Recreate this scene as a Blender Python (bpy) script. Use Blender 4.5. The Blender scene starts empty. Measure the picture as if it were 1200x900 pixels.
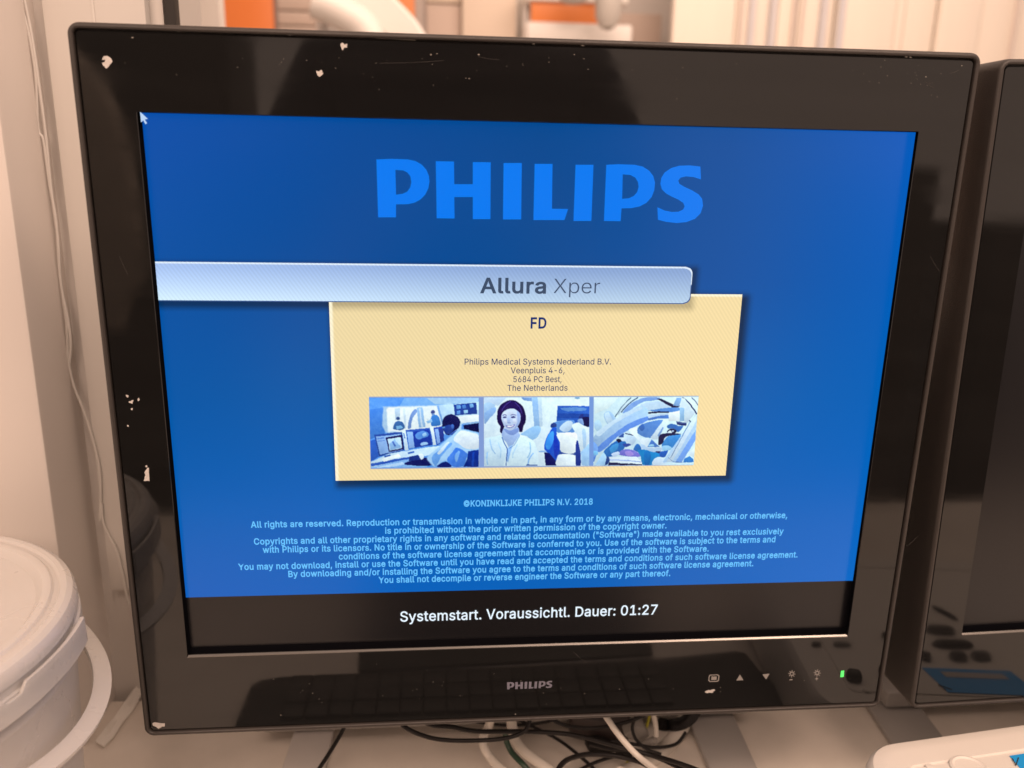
import bpy, bmesh, math, random, json
import numpy as np
from mathutils import Vector, Matrix, Euler
from mathutils.geometry import tessellate_polygon

random.seed(7)
scene = bpy.context.scene
COL = scene.collection

# ------------------------------------------------------------------ camera
CAM_R = ((0.996042, -0.086596, 0.020016),      # right
         (-0.003049, -0.258364, -0.966043),    # down
         (0.088827, 0.962159, -0.257605))      # forward
CAM_C = Vector((-0.05868, -0.47615, 0.13845))
CAM_F = 961.0135                               # focal length for a 1200 px wide frame
_r, _d, _f = [Vector(v) for v in CAM_R]
cam_data = bpy.data.cameras.new('camera')
cam_data.sensor_width = 36.0
cam_data.lens = 36.0 * CAM_F / 1200.0
cam_data.clip_start = 0.01
cam_data.clip_end = 100.0
cam_data.dof.use_dof = True
cam_data.dof.focus_distance = 0.50
cam_data.dof.aperture_fstop = 6.0
cam = bpy.data.objects.new('camera', cam_data)
COL.objects.link(cam)
m = Matrix.Identity(4)
for i in range(3):
    m[i][0] = _r[i]; m[i][1] = -_d[i]; m[i][2] = -_f[i]; m[i][3] = CAM_C[i]
cam.matrix_world = m
scene.camera = cam

# ------------------------------------------------------------------ light
scene.view_settings.view_transform = 'Standard'
scene.view_settings.look = 'None'
scene.view_settings.exposure = 0.0
scene.view_settings.gamma = 1.0
world = bpy.data.worlds.new('World')
scene.world = world
world.use_nodes = True
bgn = world.node_tree.nodes['Background']
bgn.inputs['Color'].default_value = (1.0, 0.725, 0.58, 1)
bgn.inputs['Strength'].default_value = 0.87

def area(name, loc, target, sx, sy, power, color):
    l = bpy.data.lights.new(name, 'AREA')
    l.shape = 'RECTANGLE'; l.size = sx; l.size_y = sy
    l.energy = power; l.color = color
    o = bpy.data.objects.new(name, l); COL.objects.link(o)
    o.location = loc
    o.rotation_euler = (Vector(target) - Vector(loc)).to_track_quat('-Z', 'Y').to_euler()
    return o
WARM = (1.0, 0.70, 0.535)
area('ceiling_lamp', (0.7, -1.05, 1.65), (0.5, -0.5, -0.3), 1.2, 0.6, 31, WARM)
area('left_fill', (-0.5, -1.35, 0.95), (-0.3, 0.1, -0.25), 0.7, 0.7, 12, WARM)  # added fill that lifts the left walls and desk, no fixture behind it
area('ceiling_lamp', (0.7, 1.3, 1.6), (0.5, 3.0, 0.5), 2.4, 0.8, 34, WARM)
scene.cycles.max_bounces = 8
scene.cycles.use_denoising = True

# ------------------------------------------------------------------ helpers
def ray(px, py):
    return _r * ((px - 600) / CAM_F) + _d * ((py - 450) / CAM_F) + _f
def at_y(px, py, Y=0.0):
    d = ray(px, py); return CAM_C + d * ((Y - CAM_C.y) / d.y)
def at_z(px, py, Z):
    d = ray(px, py); return CAM_C + d * ((Z - CAM_C.z) / d.z)
def at_x(px, py, X):
    d = ray(px, py); return CAM_C + d * ((X - CAM_C.x) / d.x)

def lin(c):
    return tuple(((v / 255.0) / 12.92 if v / 255.0 <= 0.04045 else ((v / 255.0 + 0.055) / 1.055) ** 2.4) for v in c)

def tag(o, label=None, cat=None, group=None, kind=None):
    if label: o['label'] = label
    if cat: o['category'] = cat
    if group: o['group'] = group
    if kind: o['kind'] = kind
    return o

def empty(name, loc, label, cat, group=None):
    o = bpy.data.objects.new(name, None)
    o.empty_display_size = 0.02
    o.location = loc
    COL.objects.link(o)
    return tag(o, label, cat, group)

def root_of(o):
    v = Vector((0, 0, 0))
    while o is not None:
        v += o.location; o = o.parent
    return v

def link_mesh(name, me, mat, parent=None, smooth=35):
    """me is in world coordinates"""
    o = bpy.data.objects.new(name, me)
    if mat is not None:
        me.materials.append(mat)
    COL.objects.link(o)
    if parent is not None:
        me.transform(Matrix.Translation(-root_of(parent)))
        o.parent = parent
    if smooth:
        me.shade_smooth()
        me.set_sharp_from_angle(angle=math.radians(smooth))
    return o

def build(name, bm, mat, parent=None, smooth=35, M=None):
    if M is not None:
        bmesh.ops.transform(bm, matrix=M, verts=bm.verts)
    bmesh.ops.recalc_face_normals(bm, faces=bm.faces)
    me = bpy.data.meshes.new(name)
    bm.to_mesh(me); bm.free()
    return link_mesh(name, me, mat, parent, smooth)

def rrect(x0, x1, z0, z1, r, n=6):
    pts = []
    for cx, cz, a0 in ((x1 - r, z1 - r, 0), (x0 + r, z1 - r, 90), (x0 + r, z0 + r, 180), (x1 - r, z0 + r, 270)):
        for k in range(n + 1):
            a = math.radians(a0 + 90 * k / n)
            pts.append((cx + r * math.cos(a), cz + r * math.sin(a)))
    return pts

def loft(bm, rings, cap0=False, cap1=False, closed=True):
    vs = [[bm.verts.new(p) for p in ring] for ring in rings]
    n = len(vs[0])
    for a, b in zip(vs, vs[1:]):
        for i in range(n if closed else n - 1):
            j = (i + 1) % n
            bm.faces.new((a[i], a[j], b[j], b[i]))
    if cap0: bm.faces.new(vs[0][::-1])
    if cap1: bm.faces.new(vs[-1])
    return vs

def add_box(bm, x0, x1, y0, y1, z0, z1, bev=0.0, seg=2):
    t = bmesh.new()
    r = bmesh.ops.create_cube(t, size=1.0)
    for v in t.verts:
        v.co = Vector((x0 + (v.co.x + .5) * (x1 - x0), y0 + (v.co.y + .5) * (y1 - y0), z0 + (v.co.z + .5) * (z1 - z0)))
    if bev:
        bmesh.ops.bevel(t, geom=list(t.edges), offset=bev, segments=seg, profile=0.5, affect='EDGES')
    merge(bm, t)

def merge(bm, t, M=None):
    me = bpy.data.meshes.new('tmp'); t.to_mesh(me); t.free()
    if M is not None: me.transform(M)
    bm.from_mesh(me); bpy.data.meshes.remove(me)

def add_prism(bm, pts, ext, bev=0.0, seg=2):
    """pts: world points of one flat polygon; ext: extrusion vector"""
    t = bmesh.new()
    a = [t.verts.new(p) for p in pts]
    b = [t.verts.new(Vector(p) + Vector(ext)) for p in pts]
    n = len(a)
    t.faces.new(a[::-1]); t.faces.new(b)
    for i in range(n):
        t.faces.new((a[i], a[(i + 1) % n], b[(i + 1) % n], b[i]))
    bmesh.ops.recalc_face_normals(t, faces=t.faces)
    if bev:
        bmesh.ops.bevel(t, geom=list(t.edges), offset=bev, segments=seg, profile=0.5, affect='EDGES')
    merge(bm, t)

def catmull(pts, n=8, closed=False):
    pts = [Vector(p) for p in pts]
    out = []; N = len(pts)
    for i in range(N if closed else N - 1):
        if closed:
            p0, p1, p2, p3 = pts[(i - 1) % N], pts[i], pts[(i + 1) % N], pts[(i + 2) % N]
        else:
            p0 = pts[i - 1] if i else pts[0] * 2 - pts[1]
            p1, p2 = pts[i], pts[i + 1]
            p3 = pts[i + 2] if i + 2 < N else pts[-1] * 2 - pts[-2]
        for k in range(n):
            t = k / n
            out.append(0.5 * ((2 * p1) + (p2 - p0) * t + (2 * p0 - 5 * p1 + 4 * p2 - p3) * t * t + (3 * p1 - p0 - 3 * p2 + p3) * t ** 3))
    if not closed: out.append(pts[-1])
    return out

def add_tube(bm, pts, rad, sides=10, n=8, ridge=None, raw=False):
    path = pts if raw else catmull(pts, n)
    up = Vector((0, 0, 1)); rings = []
    prev = None
    for i, p in enumerate(path):
        a = path[max(i - 1, 0)]; b = path[min(i + 1, len(path) - 1)]
        t = (b - a).normalized()
        if prev is None:
            s = t.cross(up)
            if s.length < 1e-3: s = t.cross(Vector((1, 0, 0)))
        else:
            s = prev - t * prev.dot(t)
        s.normalize(); prev = s
        u = s.cross(t)
        r = rad(i / max(len(path) - 1, 1)) if callable(rad) else rad
        if ridge: r *= 1 + ridge * (1 if i % 2 else -1)
        rings.append([p + s * r * math.cos(2 * math.pi * k / sides) + u * r * math.sin(2 * math.pi * k / sides) for k in range(sides)])
    loft(bm, rings, True, True)

def add_lathe(bm, c, prof, n=96, cap0=False, cap1=False):
    rings = []
    for r, z in prof:
        rings.append([(c[0] + r * math.cos(2 * math.pi * k / n), c[1] + r * math.sin(2 * math.pi * k / n), z) for k in range(n)])
    loft(bm, rings, cap0, cap1)

# ------------------------------------------------------------------ materials
def mat(name, base, rough=0.5, spec=0.5, metal=0.0, noise=0.0, nscale=60.0, bump=0.0, bscale=400.0, coat=0.0,
        rvar=0.0, rscale=20.0, stretch=(1, 1, 1), sss=0.0, ior=None):
    M = bpy.data.materials.new(name); M.use_nodes = True
    nt = M.node_tree; b = nt.nodes['Principled BSDF']
    b.inputs['Base Color'].default_value = (*base, 1)
    b.inputs['Roughness'].default_value = rough
    b.inputs['Metallic'].default_value = metal
    b.inputs['Specular IOR Level'].default_value = spec
    if ior: b.inputs['IOR'].default_value = ior
    if coat:
        b.inputs['Coat Weight'].default_value = coat; b.inputs['Coat Roughness'].default_value = 0.03
    if sss:
        b.inputs['Subsurface Weight'].default_value = sss
        b.inputs['Subsurface Radius'].default_value = (0.03, 0.024, 0.019)
        b.inputs['Subsurface Scale'].default_value = 1.0
    tc = nt.nodes.new('ShaderNodeTexCoord')
    mp = nt.nodes.new('ShaderNodeMapping'); mp.inputs['Scale'].default_value = stretch
    nt.links.new(tc.outputs['Object'], mp.inputs['Vector'])
    def nz(scale, detail=4):
        n = nt.nodes.new('ShaderNodeTexNoise'); n.inputs['Scale'].default_value = scale; n.inputs['Detail'].default_value = detail
        nt.links.new(mp.outputs['Vector'], n.inputs['Vector']); return n
    if noise:
        n = nz(nscale)
        mx = nt.nodes.new('ShaderNodeMix'); mx.data_type = 'RGBA'
        mx.inputs['A'].default_value = (*[v * (1 - noise) for v in base], 1)
        mx.inputs['B'].default_value = (*[min(1, v * (1 + noise)) for v in base], 1)
        nt.links.new(n.outputs['Fac'], mx.inputs['Factor'])
        nt.links.new(mx.outputs['Result'], b.inputs['Base Color'])
    if rvar:
        n = nz(rscale)
        mr = nt.nodes.new('ShaderNodeMapRange')
        mr.inputs['From Min'].default_value = 0.35; mr.inputs['From Max'].default_value = 0.7
        mr.inputs['To Min'].default_value = rough; mr.inputs['To Max'].default_value = rough + rvar
        nt.links.new(n.outputs['Fac'], mr.inputs['Value'])
        nt.links.new(mr.outputs['Result'], b.inputs['Roughness'])
    if bump:
        n = nz(bscale, 3)
        bp = nt.nodes.new('ShaderNodeBump'); bp.inputs['Strength'].default_value = bump; bp.inputs['Distance'].default_value = 0.001
        nt.links.new(n.outputs['Fac'], bp.inputs['Height'])
        nt.links.new(bp.outputs['Normal'], b.inputs['Normal'])
    return M

M_case = mat('casing_plastic', (0.040, 0.034, 0.031), 0.42, noise=0.12, bump=0.25, bscale=1500)
M_gloss = mat('gloss_black', (0.009, 0.0088, 0.0088), 0.025, spec=0.57, rvar=0.07, rscale=14, stretch=(1, 1, 7), noise=0.3, nscale=9)
M_wallin = mat('opening_black', (0.006, 0.006, 0.006), 0.3)
M_trim = mat('trim_metal', (0.20, 0.19, 0.18), 0.22, metal=0.85)
M_print = mat('printed_grey', (0.30, 0.285, 0.27), 0.6)
M_logo = mat('printed_logo', (0.20, 0.20, 0.26), 0.5)
M_chip = mat('bare_primer', (0.60, 0.57, 0.54), 0.7, noise=0.25, nscale=900)
M_wall = mat('painted_wall', (0.66, 0.63, 0.60), 0.55, noise=0.05, nscale=5, bump=0.08, bscale=250)
M_post = mat('painted_post', (0.77, 0.72, 0.68), 0.5, noise=0.02, nscale=6, bump=0.05, bscale=250)
M_panel = mat('trunking_plastic', (0.68, 0.655, 0.62), 0.4, noise=0.03, nscale=8)
M_gasket = mat('gasket_rubber', (0.025, 0.022, 0.02), 0.6)
M_desk = mat('desk_laminate', (0.86, 0.795, 0.72), 0.38, noise=0.10, nscale=34, bump=0.05, bscale=600)
M_pail = mat('white_polypropylene', (0.57, 0.55, 0.53), 0.24, sss=0.30, noise=0.04, nscale=26, rvar=0.12, rscale=30)
M_dev = mat('device_plastic', (0.86, 0.82, 0.76), 0.4, noise=0.02, nscale=30, bump=0.06, bscale=1200)
M_blue = mat('blue_sticker', (0.02, 0.38, 0.90), 0.4, noise=0.05)
M_rub = mat('dark_rubber', (0.03, 0.03, 0.028), 0.55)
M_cblack = mat('black_cable', (0.012, 0.010, 0.010), 0.45, spec=0.3, noise=0.2, nscale=200)
M_cwhite = mat('white_cable', (0.68, 0.64, 0.58), 0.45, noise=0.05, nscale=150)
M_cgreen = mat('green_cable', (0.02, 0.05, 0.03), 0.4)
M_foot = mat('stand_grey', (0.42, 0.40, 0.385), 0.42, metal=0.0, noise=0.05, nscale=30, bump=0.05, bscale=900)
M_dust = mat('dust', (0.30, 0.28, 0.25), 0.9)
M_scr = mat('scratch_grey', (0.10, 0.09, 0.085), 0.7)
M_foot_lit = mat('stand_grey_lit', (0.62, 0.59, 0.57), 0.42, noise=0.05, nscale=30)  # stand grey again, with the light on the left foot put into the colour

def screen_mat(name, rough=0.22, hatch=0.0):
    M = bpy.data.materials.new(name); M.use_nodes = True
    nt = M.node_tree; b = nt.nodes['Principled BSDF']
    b.inputs['Base Color'].default_value = (0.002, 0.002, 0.002, 1); b.inputs['Specular IOR Level'].default_value = 0.24
    b.inputs['Roughness'].default_value = rough
    at = nt.nodes.new('ShaderNodeAttribute'); at.attribute_name = 'Col'
    src = at.outputs['Color']
    if hatch:
        tc = nt.nodes.new('ShaderNodeTexCoord')
        mp = nt.nodes.new('ShaderNodeMapping'); mp.inputs['Rotation'].default_value = (0, math.radians(35), 0)
        nt.links.new(tc.outputs['Object'], mp.inputs['Vector'])
        w = nt.nodes.new('ShaderNodeTexWave'); w.inputs['Scale'].default_value = 160; w.inputs['Distortion'].default_value = 1.5
        w.inputs['Detail Scale'].default_value = 0.1
        nt.links.new(mp.outputs['Vector'], w.inputs['Vector'])
        mr = nt.nodes.new('ShaderNodeMapRange'); mr.inputs['To Min'].default_value = 1 - hatch; mr.inputs['To Max'].default_value = 1 + hatch
        nt.links.new(w.outputs['Fac'], mr.inputs['Value'])
        vm = nt.nodes.new('ShaderNodeVectorMath'); vm.operation = 'SCALE'
        nt.links.new(src, vm.inputs[0]); nt.links.new(mr.outputs['Result'], vm.inputs['Scale'])
        src = vm.outputs['Vector']
    nt.links.new(src, b.inputs['Emission Color'])
    b.inputs['Emission Strength'].default_value = 1.0
    return M
M_disp = screen_mat('lit_pixels')
M_card = screen_mat('lit_card', hatch=0.05)

# ------------------------------------------------------------------ the place
DESK_Z = -0.31
DEV_Z = -0.238
FLOOR_Z = -1.05

def slab(name, x0, x1, y0, y1, z0, z1, m_, bev=0.0, parent=None, **kw):
    bm = bmesh.new(); add_box(bm, x0, x1, y0, y1, z0, z1, bev)
    o = build(name, bm, m_, parent)
    return tag(o, **kw) if kw else o

M_floor = mat('floor_vinyl', (0.42, 0.36, 0.30), 0.4, noise=0.08, nscale=6)
slab('floor', -4, 5, -3.2, 4.2, FLOOR_Z - .05, FLOOR_Z, M_floor, kind='structure')
slab('wall', -4, 5, 3.45, 3.55, FLOOR_Z, 2.2, M_wall, label='far cream wall across the blurred room behind the monitors', cat='wall')

desk = empty('desk', (0, 0, FLOOR_Z), 'beige laminate desk under the monitors, cables and bucket', 'desk')
slab('desk_top', -1.1, 1.2, -0.56, 0.158, DESK_Z - .03, DESK_Z, M_desk, 0.003, desk)
for x in (-1.0, 1.1):
    slab('leg', x - .03, x + .03, -.50, .12, FLOOR_Z, DESK_Z - .03, M_foot, 0.004, desk)

# left post, the wall behind the desk and what is fixed to it
PX, BY = -0.337, 0.165
slab('post', -1.3, PX, 0.10, 0.60, FLOOR_Z, 2.0, M_post, 0.0025,
     label='pale painted post at the left edge behind the white bucket', cat='post')
xr = at_y(190, 0, BY).x
slab('wall', PX, xr, BY, BY + .10, FLOOR_Z, 2.0, M_wall, label='narrow cream wall strip directly behind the left side of the lit monitor', cat='wall')
slab('wall', xr, 2.6, BY + .02, BY + .10, FLOOR_Z, 0.02, M_wall, label='low parapet wall hidden behind the two monitors', cat='wall')
tp = empty('trunking_cover', (PX, BY, -.23), 'flat cream cable cover on the wall left of the lit monitor, cut square', 'cable cover')
zb = at_y(145, 692, BY - .012).z
x_l = at_y(129, 690, BY - .012).x
slab('cover_plate', x_l, x_l + 0.068, BY - .012, BY - .001, zb, 1.4, M_panel, 0.0015, tp)
slab('seam', x_l + .033, x_l + .0345, BY - .0128, BY - .0118, zb, 1.4, M_panel, 0, tp)
# thin wires stuck to the cover
wires = [[(24, 0), (34, 40), (42, 90), (45, 150), (51, 165), (58, 215), (66, 260), (70, 320), (78, 380), (80, 420), (86, 450), (97, 478), (106, 505), (116, 545), (118, 580), (117, 610)],
         [(29, 0), (38, 45), (46, 100), (54, 160), (60, 220), (68, 280), (71, 330), (80, 375), (83, 405), (81, 430)],
         [(119, 590), (121, 612), (128, 628), (137, 645), (143, 668), (147, 690), (151, 708)]]
wl = ['thin pale wire wandering down the cream cable cover from top to middle',
      'second thin pale wire beside the long one on the upper cable cover',
      'short pale wire end curling off the bottom of the cable cover']
for w, l_ in zip(wires, wl):
    bm = bmesh.new(); add_tube(bm, [at_y(x, y, BY - .0135) for x, y in w], 0.0010, 6, 5)
    tag(build('wire', bm, M_panel), l_, 'wire')
# window opening: gasket, reveal
def vstrip(name, px0, px1, y, m_, d=.02, z0=-.0, z1=1.6, parent=None, py=10, **kw):
    a, b = at_y(px0, py, y).x, at_y(px1, py, y).x
    return slab(name, a, b, y, y + d, z0, z1, m_, 0.001, parent, **kw)
vstrip('window_gasket', 191.5, 204.5, BY - .004, M_gasket, d=.012, label='dark vertical rubber strip rising behind the top left of the lit monitor', cat='gasket')
M_lab = mat('lab_panel', (0.80, 0.77, 0.73), 0.5, noise=0.02)
vstrip('door_leaf', 206, 257, 1.2, M_lab, d=.04, z0=FLOOR_Z, z1=1.9, label='pale door leaf seen just right of the dark rubber strip', cat='door')

# ---- far room
M_orange = mat('orange_front', (0.75, 0.20, 0.035), 0.45, noise=0.03)
M_orange2 = mat('orange_board', (0.72, 0.22, 0.05), 0.45, noise=0.03)
M_white = mat('white_enamel', (0.82, 0.80, 0.77), 0.35)
M_greyp = mat('grey_panel', (0.45, 0.41, 0.38), 0.5)
M_taupe = mat('taupe_panel', (0.52, 0.42, 0.36), 0.5)
M_beige = mat('beige_panel', (0.70, 0.60, 0.50), 0.5)
FY = 3.1
def fx(px, Y=FY, py=30): return at_y(px, py, Y).x
def fz(py, px=600, Y=FY): return at_y(px, py, Y).z
cab = empty('cabinet', (fx(315), FY, FLOOR_Z), 'tall cabinet with an orange door in the left background', 'cabinet')
slab('carcass', fx(259), fx(372), FY + .03, FY + .33, FLOOR_Z, 1.1, M_greyp, .004, cab)
slab('door', fx(261), fx(321), FY, FY + .028, FLOOR_Z + .1, 1.08, M_orange, .004, cab)
for i in range(7):
    z = fz(38) + (i - 2) * .055
    slab('drawer', fx(326), fx(370), FY + .005, FY + .028, z, z + .050, M_taupe, .004, cab)
cab2 = empty('cabinet', (fx(480), FY, FLOOR_Z), 'narrow orange fronted cabinet seen behind the white curved arm', 'cabinet')
slab('carcass', fx(440), fx(541), FY + .03, FY + .33, FLOOR_Z, 1.1, M_greyp, .004, cab2)
slab('door', fx(442), fx(486), FY, FY + .028, FLOOR_Z + .1, 1.08, M_orange2, .004, cab2)
slab('panel', fx(500), fx(540), FY, FY + .028, FLOOR_Z + .1, fz(8), M_taupe, .004, cab2)
slab('panel', fx(500), fx(540), FY, FY + .028, fz(6), 1.08, M_beige, .004, cab2)
slab('column', fx(541), fx(604), FY - .05, FY + .33, FLOOR_Z, 1.9, M_beige, .01, label='beige column in the background between orange cabinet and wall shelf', cat='column')

# curved white arm of the imaging stand
AY = 2.2
arm = empty('imaging_stand', tuple(at_y(430, 60, AY)), 'white curved arm of an imaging stand blurred behind the monitor top', 'medical machine')
bm = bmesh.new()
path = [at_y(x, y, AY) for x, y in ((300, -60), (350, -40), (395, -22), (430, 0), (458, 24), (480, 50), (500, 90), (512, 150), (500, 230), (470, 300))]
rings = []
pp = catmull(path, 8)
for i, p in enumerate(pp):
    t = (pp[min(i + 1, len(pp) - 1)] - pp[max(i - 1, 0)]).normalized()
    s = Vector((0, 1, 0)); u = s.cross(t).normalized()
    rings.append([p + u * a * .05 + s * b * .07 for a, b in ((-1, -.8), (-.8, -1), (.8, -1), (1, -.8), (1, .8), (.8, 1), (-.8, 1), (-1, .8))])
loft(bm, rings, True, True)
build('curved_arm', bm, M_white, arm)
bm = bmesh.new()
add_tube(bm, [at_y(x, y, AY - .12) for x, y in ((368, 2), (385, 8), (405, 18), (425, 32), (440, 60))], 0.045, 16, 6)
build('tube_housing', bm, M_white, arm)
bm = bmesh.new(); add_box(bm, arm.location.x - .15, arm.location.x + .15, AY - .15, AY + .25, FLOOR_Z, at_y(470, 290, AY).z, .03, 3)
build('pedestal', bm, M_white, arm)

# wall shelf with orange back
sh = empty('wall_shelf', (fx(660), FY, fz(60)), 'white shelf unit with an orange back panel behind the monitor top', 'shelf')
slab('shelf_board', fx(610), fx(722), FY - .22, FY + .1, fz(12), fz(-2), M_white, .008, sh)
slab('shelf_board', fx(610), fx(726), FY - .25, FY + .1, fz(64), fz(36), M_white, .012, sh)
slab('back_panel', fx(616), fx(712), FY - .20, FY - .18, fz(40), fz(8), M_orange2, .002, sh)
slab('side_panel', fx(610), fx(618), FY - .1, FY + .1, fz(40), fz(8), M_white, .004, sh)
slab('support', fx(630), fx(700), FY - .05, FY + .1, FLOOR_Z, fz(63), M_white, .004, sh)
slab('wall_panel', fx(722), fx(786), FY + .15, FY + .2, FLOOR_Z, fz(2), M_taupe, .004, label='taupe wall panel in the background right of the orange shelf', cat='panel')
lamp = empty('exam_lamp', tuple(at_y(715, 0, 2.7)), 'rounded grey lamp head hanging in front of the orange shelf', 'lamp')
bm = bmesh.new()
c = at_y(713, 6, 2.7)
add_lathe(bm, (c.x, c.y), [(.004, c.z - .085), (.028, c.z - .075), (.046, c.z - .04), (.05, c.z + .02), (.048, c.z + .12), (.03, c.z + .16), (.012, c.z + .17), (.012, c.z + .7)], 32, True, True)
M_lampg = mat('lamp_grey', (0.50, 0.48, 0.45), 0.35)
build('lamp_head', bm, M_lampg, lamp)
c = at_y(672, -6, 2.7)
bm = bmesh.new(); add_lathe(bm, (c.x, c.y), [(.004, c.z - .03), (.04, c.z - .026), (.06, c.z), (.05, c.z + .05), (.01, c.z + .06), (.01, c.z + .6)], 32, True, True)
tag(build('detector_head', bm, M_lampg), 'small round grey head above the orange shelf left of the lamp', 'detector')

# right: pale folding partition with vertical grooves
M_part = mat('partition_fabric', (0.84, 0.78, 0.70), 0.6, noise=0.03, nscale=4, stretch=(6, 1, .2))
M_partg = mat('partition_groove', (0.68, 0.61, 0.57), 0.6)
M_partb = mat('partition_profile', (0.60, 0.60, 0.64), 0.5)
PYY = 2.9
cur = empty('folding_partition', (fx(1000, PYY), PYY, FLOOR_Z), 'pale folding partition with vertical grooves across the right background', 'partition')
edges = [788, 862, 884, 905, 912, 930, 934, 940, 962, 980, 1050, 1062, 1100, 1150, 1192, 1260]
for k, (a, b) in enumerate(zip(edges, edges[1:])):
    off = .012 * ((k * 7) % 3)
    slab('slat', fx(a, PYY) + .002, fx(b, PYY) - .004, PYY + off, PYY + off + .04, FLOOR_Z + .02, 1.7, M_part, .006, cur)
slab('backing', fx(790, PYY), fx(1258, PYY), PYY + .05, PYY + .06, FLOOR_Z + .02, 1.7, M_partg, 0, cur)
for a, b, mm in ((877, 883, M_partb), (902, 908, M_partb), (866, 869, M_partg), (928, 931, M_partg), (938, 940, M_partg), (961, 967, M_partb), (981, 988, M_partb), (1188, 1191, M_partg)):
    slab('profile', fx(a, PYY), fx(b, PYY), PYY - .012, PYY + .03, FLOOR_Z + .02, 1.7, mm, .003, cur)

# ------------------------------------------------------------------ monitors
OX0, OX1, OZ0, OZ1 = -0.2478, 0.2470, -0.2214, 0.2050
IX0, IX1, IZ0, IZ1 = -0.2172, 0.2166, -0.1654, 0.1619
def ring(ins, y, r, box=(OX0, OX1, OZ0, OZ1)):
    return [(x, y, z) for x, z in rrect(box[0] + ins, box[1] - ins, box[2] + ins, box[3] - ins, max(r - ins, .0004), 7)]
def monitor_head(root, M=None):
    bm = bmesh.new()
    R0 = .0062
    loft(bm, [ring(.075, .062, .09), ring(.030, .062, .032), ring(.006, .050, .010), ring(.0008, .030, R0), ring(0, .028, R0), ring(0, -.0050, R0), ring(.0004, -.0064, R0), ring(.0011, -.0072, R0),
              ring(.0020, -.0075, R0), ring(.0027, -.0073, R0), ring(.0031, -.0066, R0), ring(.0031, -.003, R0), ring(.010, -.003, .0111)], True, False)
    build('casing', bm, M_case, root, 50, M)
    bm = bmesh.new()
    ibox = (IX0, IX1, IZ0, IZ1)
    loft(bm, [ring(.0040, -.003, .0066), ring(.0040, -.0056, .0066), ring(.0044, -.0060, .0066),
              ring(0, -.0060, .0006, ibox), ring(.0003, -.0056, .0006, ibox)])
    build('bezel', bm, M_gloss, root, 20, M)
    bm = bmesh.new()
    loft(bm, [ring(.0002, -.0056, .0006, ibox), ring(-.0038, -.0050, .0046, ibox), ring(-.0038, .0010, .0046, ibox)])
    build('opening_wall', bm, M_wallin, root, 30, M)
    bm = bmesh.new()
    add_prism(bm, [(IX0 + .0004, -.0059, IZ0 + .0001), (IX0 + .0004, -.0059, IZ0 + .0005), (IX0 + .0004, -.0049, IZ0 + .0013), (IX0 + .0004, -.0042, IZ0 + .0013), (IX0 + .0004, -.0042, IZ0 + .0001)], (IX1 - IX0 - .0008, 0, 0))
    build('trim_strip', bm, M_trim, root, 20, M)
    bm = bmesh.new()
    add_box(bm, IX0 - .004, IX1 + .004, .0008, .004, IZ0 - .004, IZ1 + .004)
    scr = build('screen', bm, M_panelglass, root, 0, M)
    bm = bmesh.new(); add_box(bm, -.2166, .2181, .0004, .0008, -.1621, .1617)
    build('active_area', bm, M_active, scr, 0, M)
    return scr
M_active = mat('matte_display', (0.008, 0.008, 0.010), 0.26, spec=0.48)
M_panelglass = mat('panel_glass', (0.006, 0.006, 0.008), 0.3, spec=0.15)

mon = empty('monitor', (0, .03, DESK_Z), 'black monitor with its screen lit blue showing a start page, paint chipped off the frame', 'monitor')
screen = monitor_head(mon)
ang = math.radians(-1.47)
M2 = Matrix.Translation((0.5189, 0, 0.0038)) @ Matrix.Translation((0, 0, DESK_Z)) @ Matrix.Rotation(ang, 4, 'Y') @ Matrix.Translation((0, 0, -DESK_Z))
mon2 = empty('monitor', (0.52, .03, DESK_Z), 'dark switched off monitor cut by the right edge of the photo', 'monitor')
monitor_head(mon2, M2)
def stand(root, cx, feet):
    z = DESK_Z + .0065
    for f in feet:
        bm = bmesh.new(); add_prism(bm, [Vector((p.x, p.y, DESK_Z + .0003)) for p in f], (0, 0, .006), .0012)
        build('stand_foot', bm, M_foot_lit if f[0].x < 0 else M_foot, root)
    bm = bmesh.new()
    add_box(bm, cx - .20, cx + .20, .098, .130, DESK_Z + .0065, DESK_Z + .022, .003)
    build('stand_bar', bm, M_foot, root)
    bm = bmesh.new(); add_box(bm, cx - .035, cx + .035, .088, .128, DESK_Z + .0215, .06, .004)
    build('stand_column', bm, M_foot, root)
    bm = bmesh.new(); add_box(bm, cx - .05, cx + .05, .062, .0885, -.10, .05, .003)
    build('mount_plate', bm, M_case, root)
def foot(l0, l1, r0, r1, zt=DESK_Z + .0063, far=.12, near=-.02):
    a, b, c, d = [at_z(*p, zt) for p in (l0, l1, r0, r1)]
    def ext(p, q, Y): return p + (q - p) * ((Y - p.y) / (q.y - p.y))
    return [ext(a, b, near), ext(a, b, far), ext(c, d, far), ext(c, d, near)]
stand(mon, 0, [foot((330, 900), (345, 855), (380, 900), (392, 853)), foot((832, 900), (811, 852), (888, 900), (860, 838), near=-.0)])
lf = foot((1043, 865), (1020, 829), (1103, 860), (1082, 832), near=-.01)
stand(mon2, .52, [lf, [Vector((1.04 - p.x, p.y, p.z)) for p in lf]])

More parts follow.
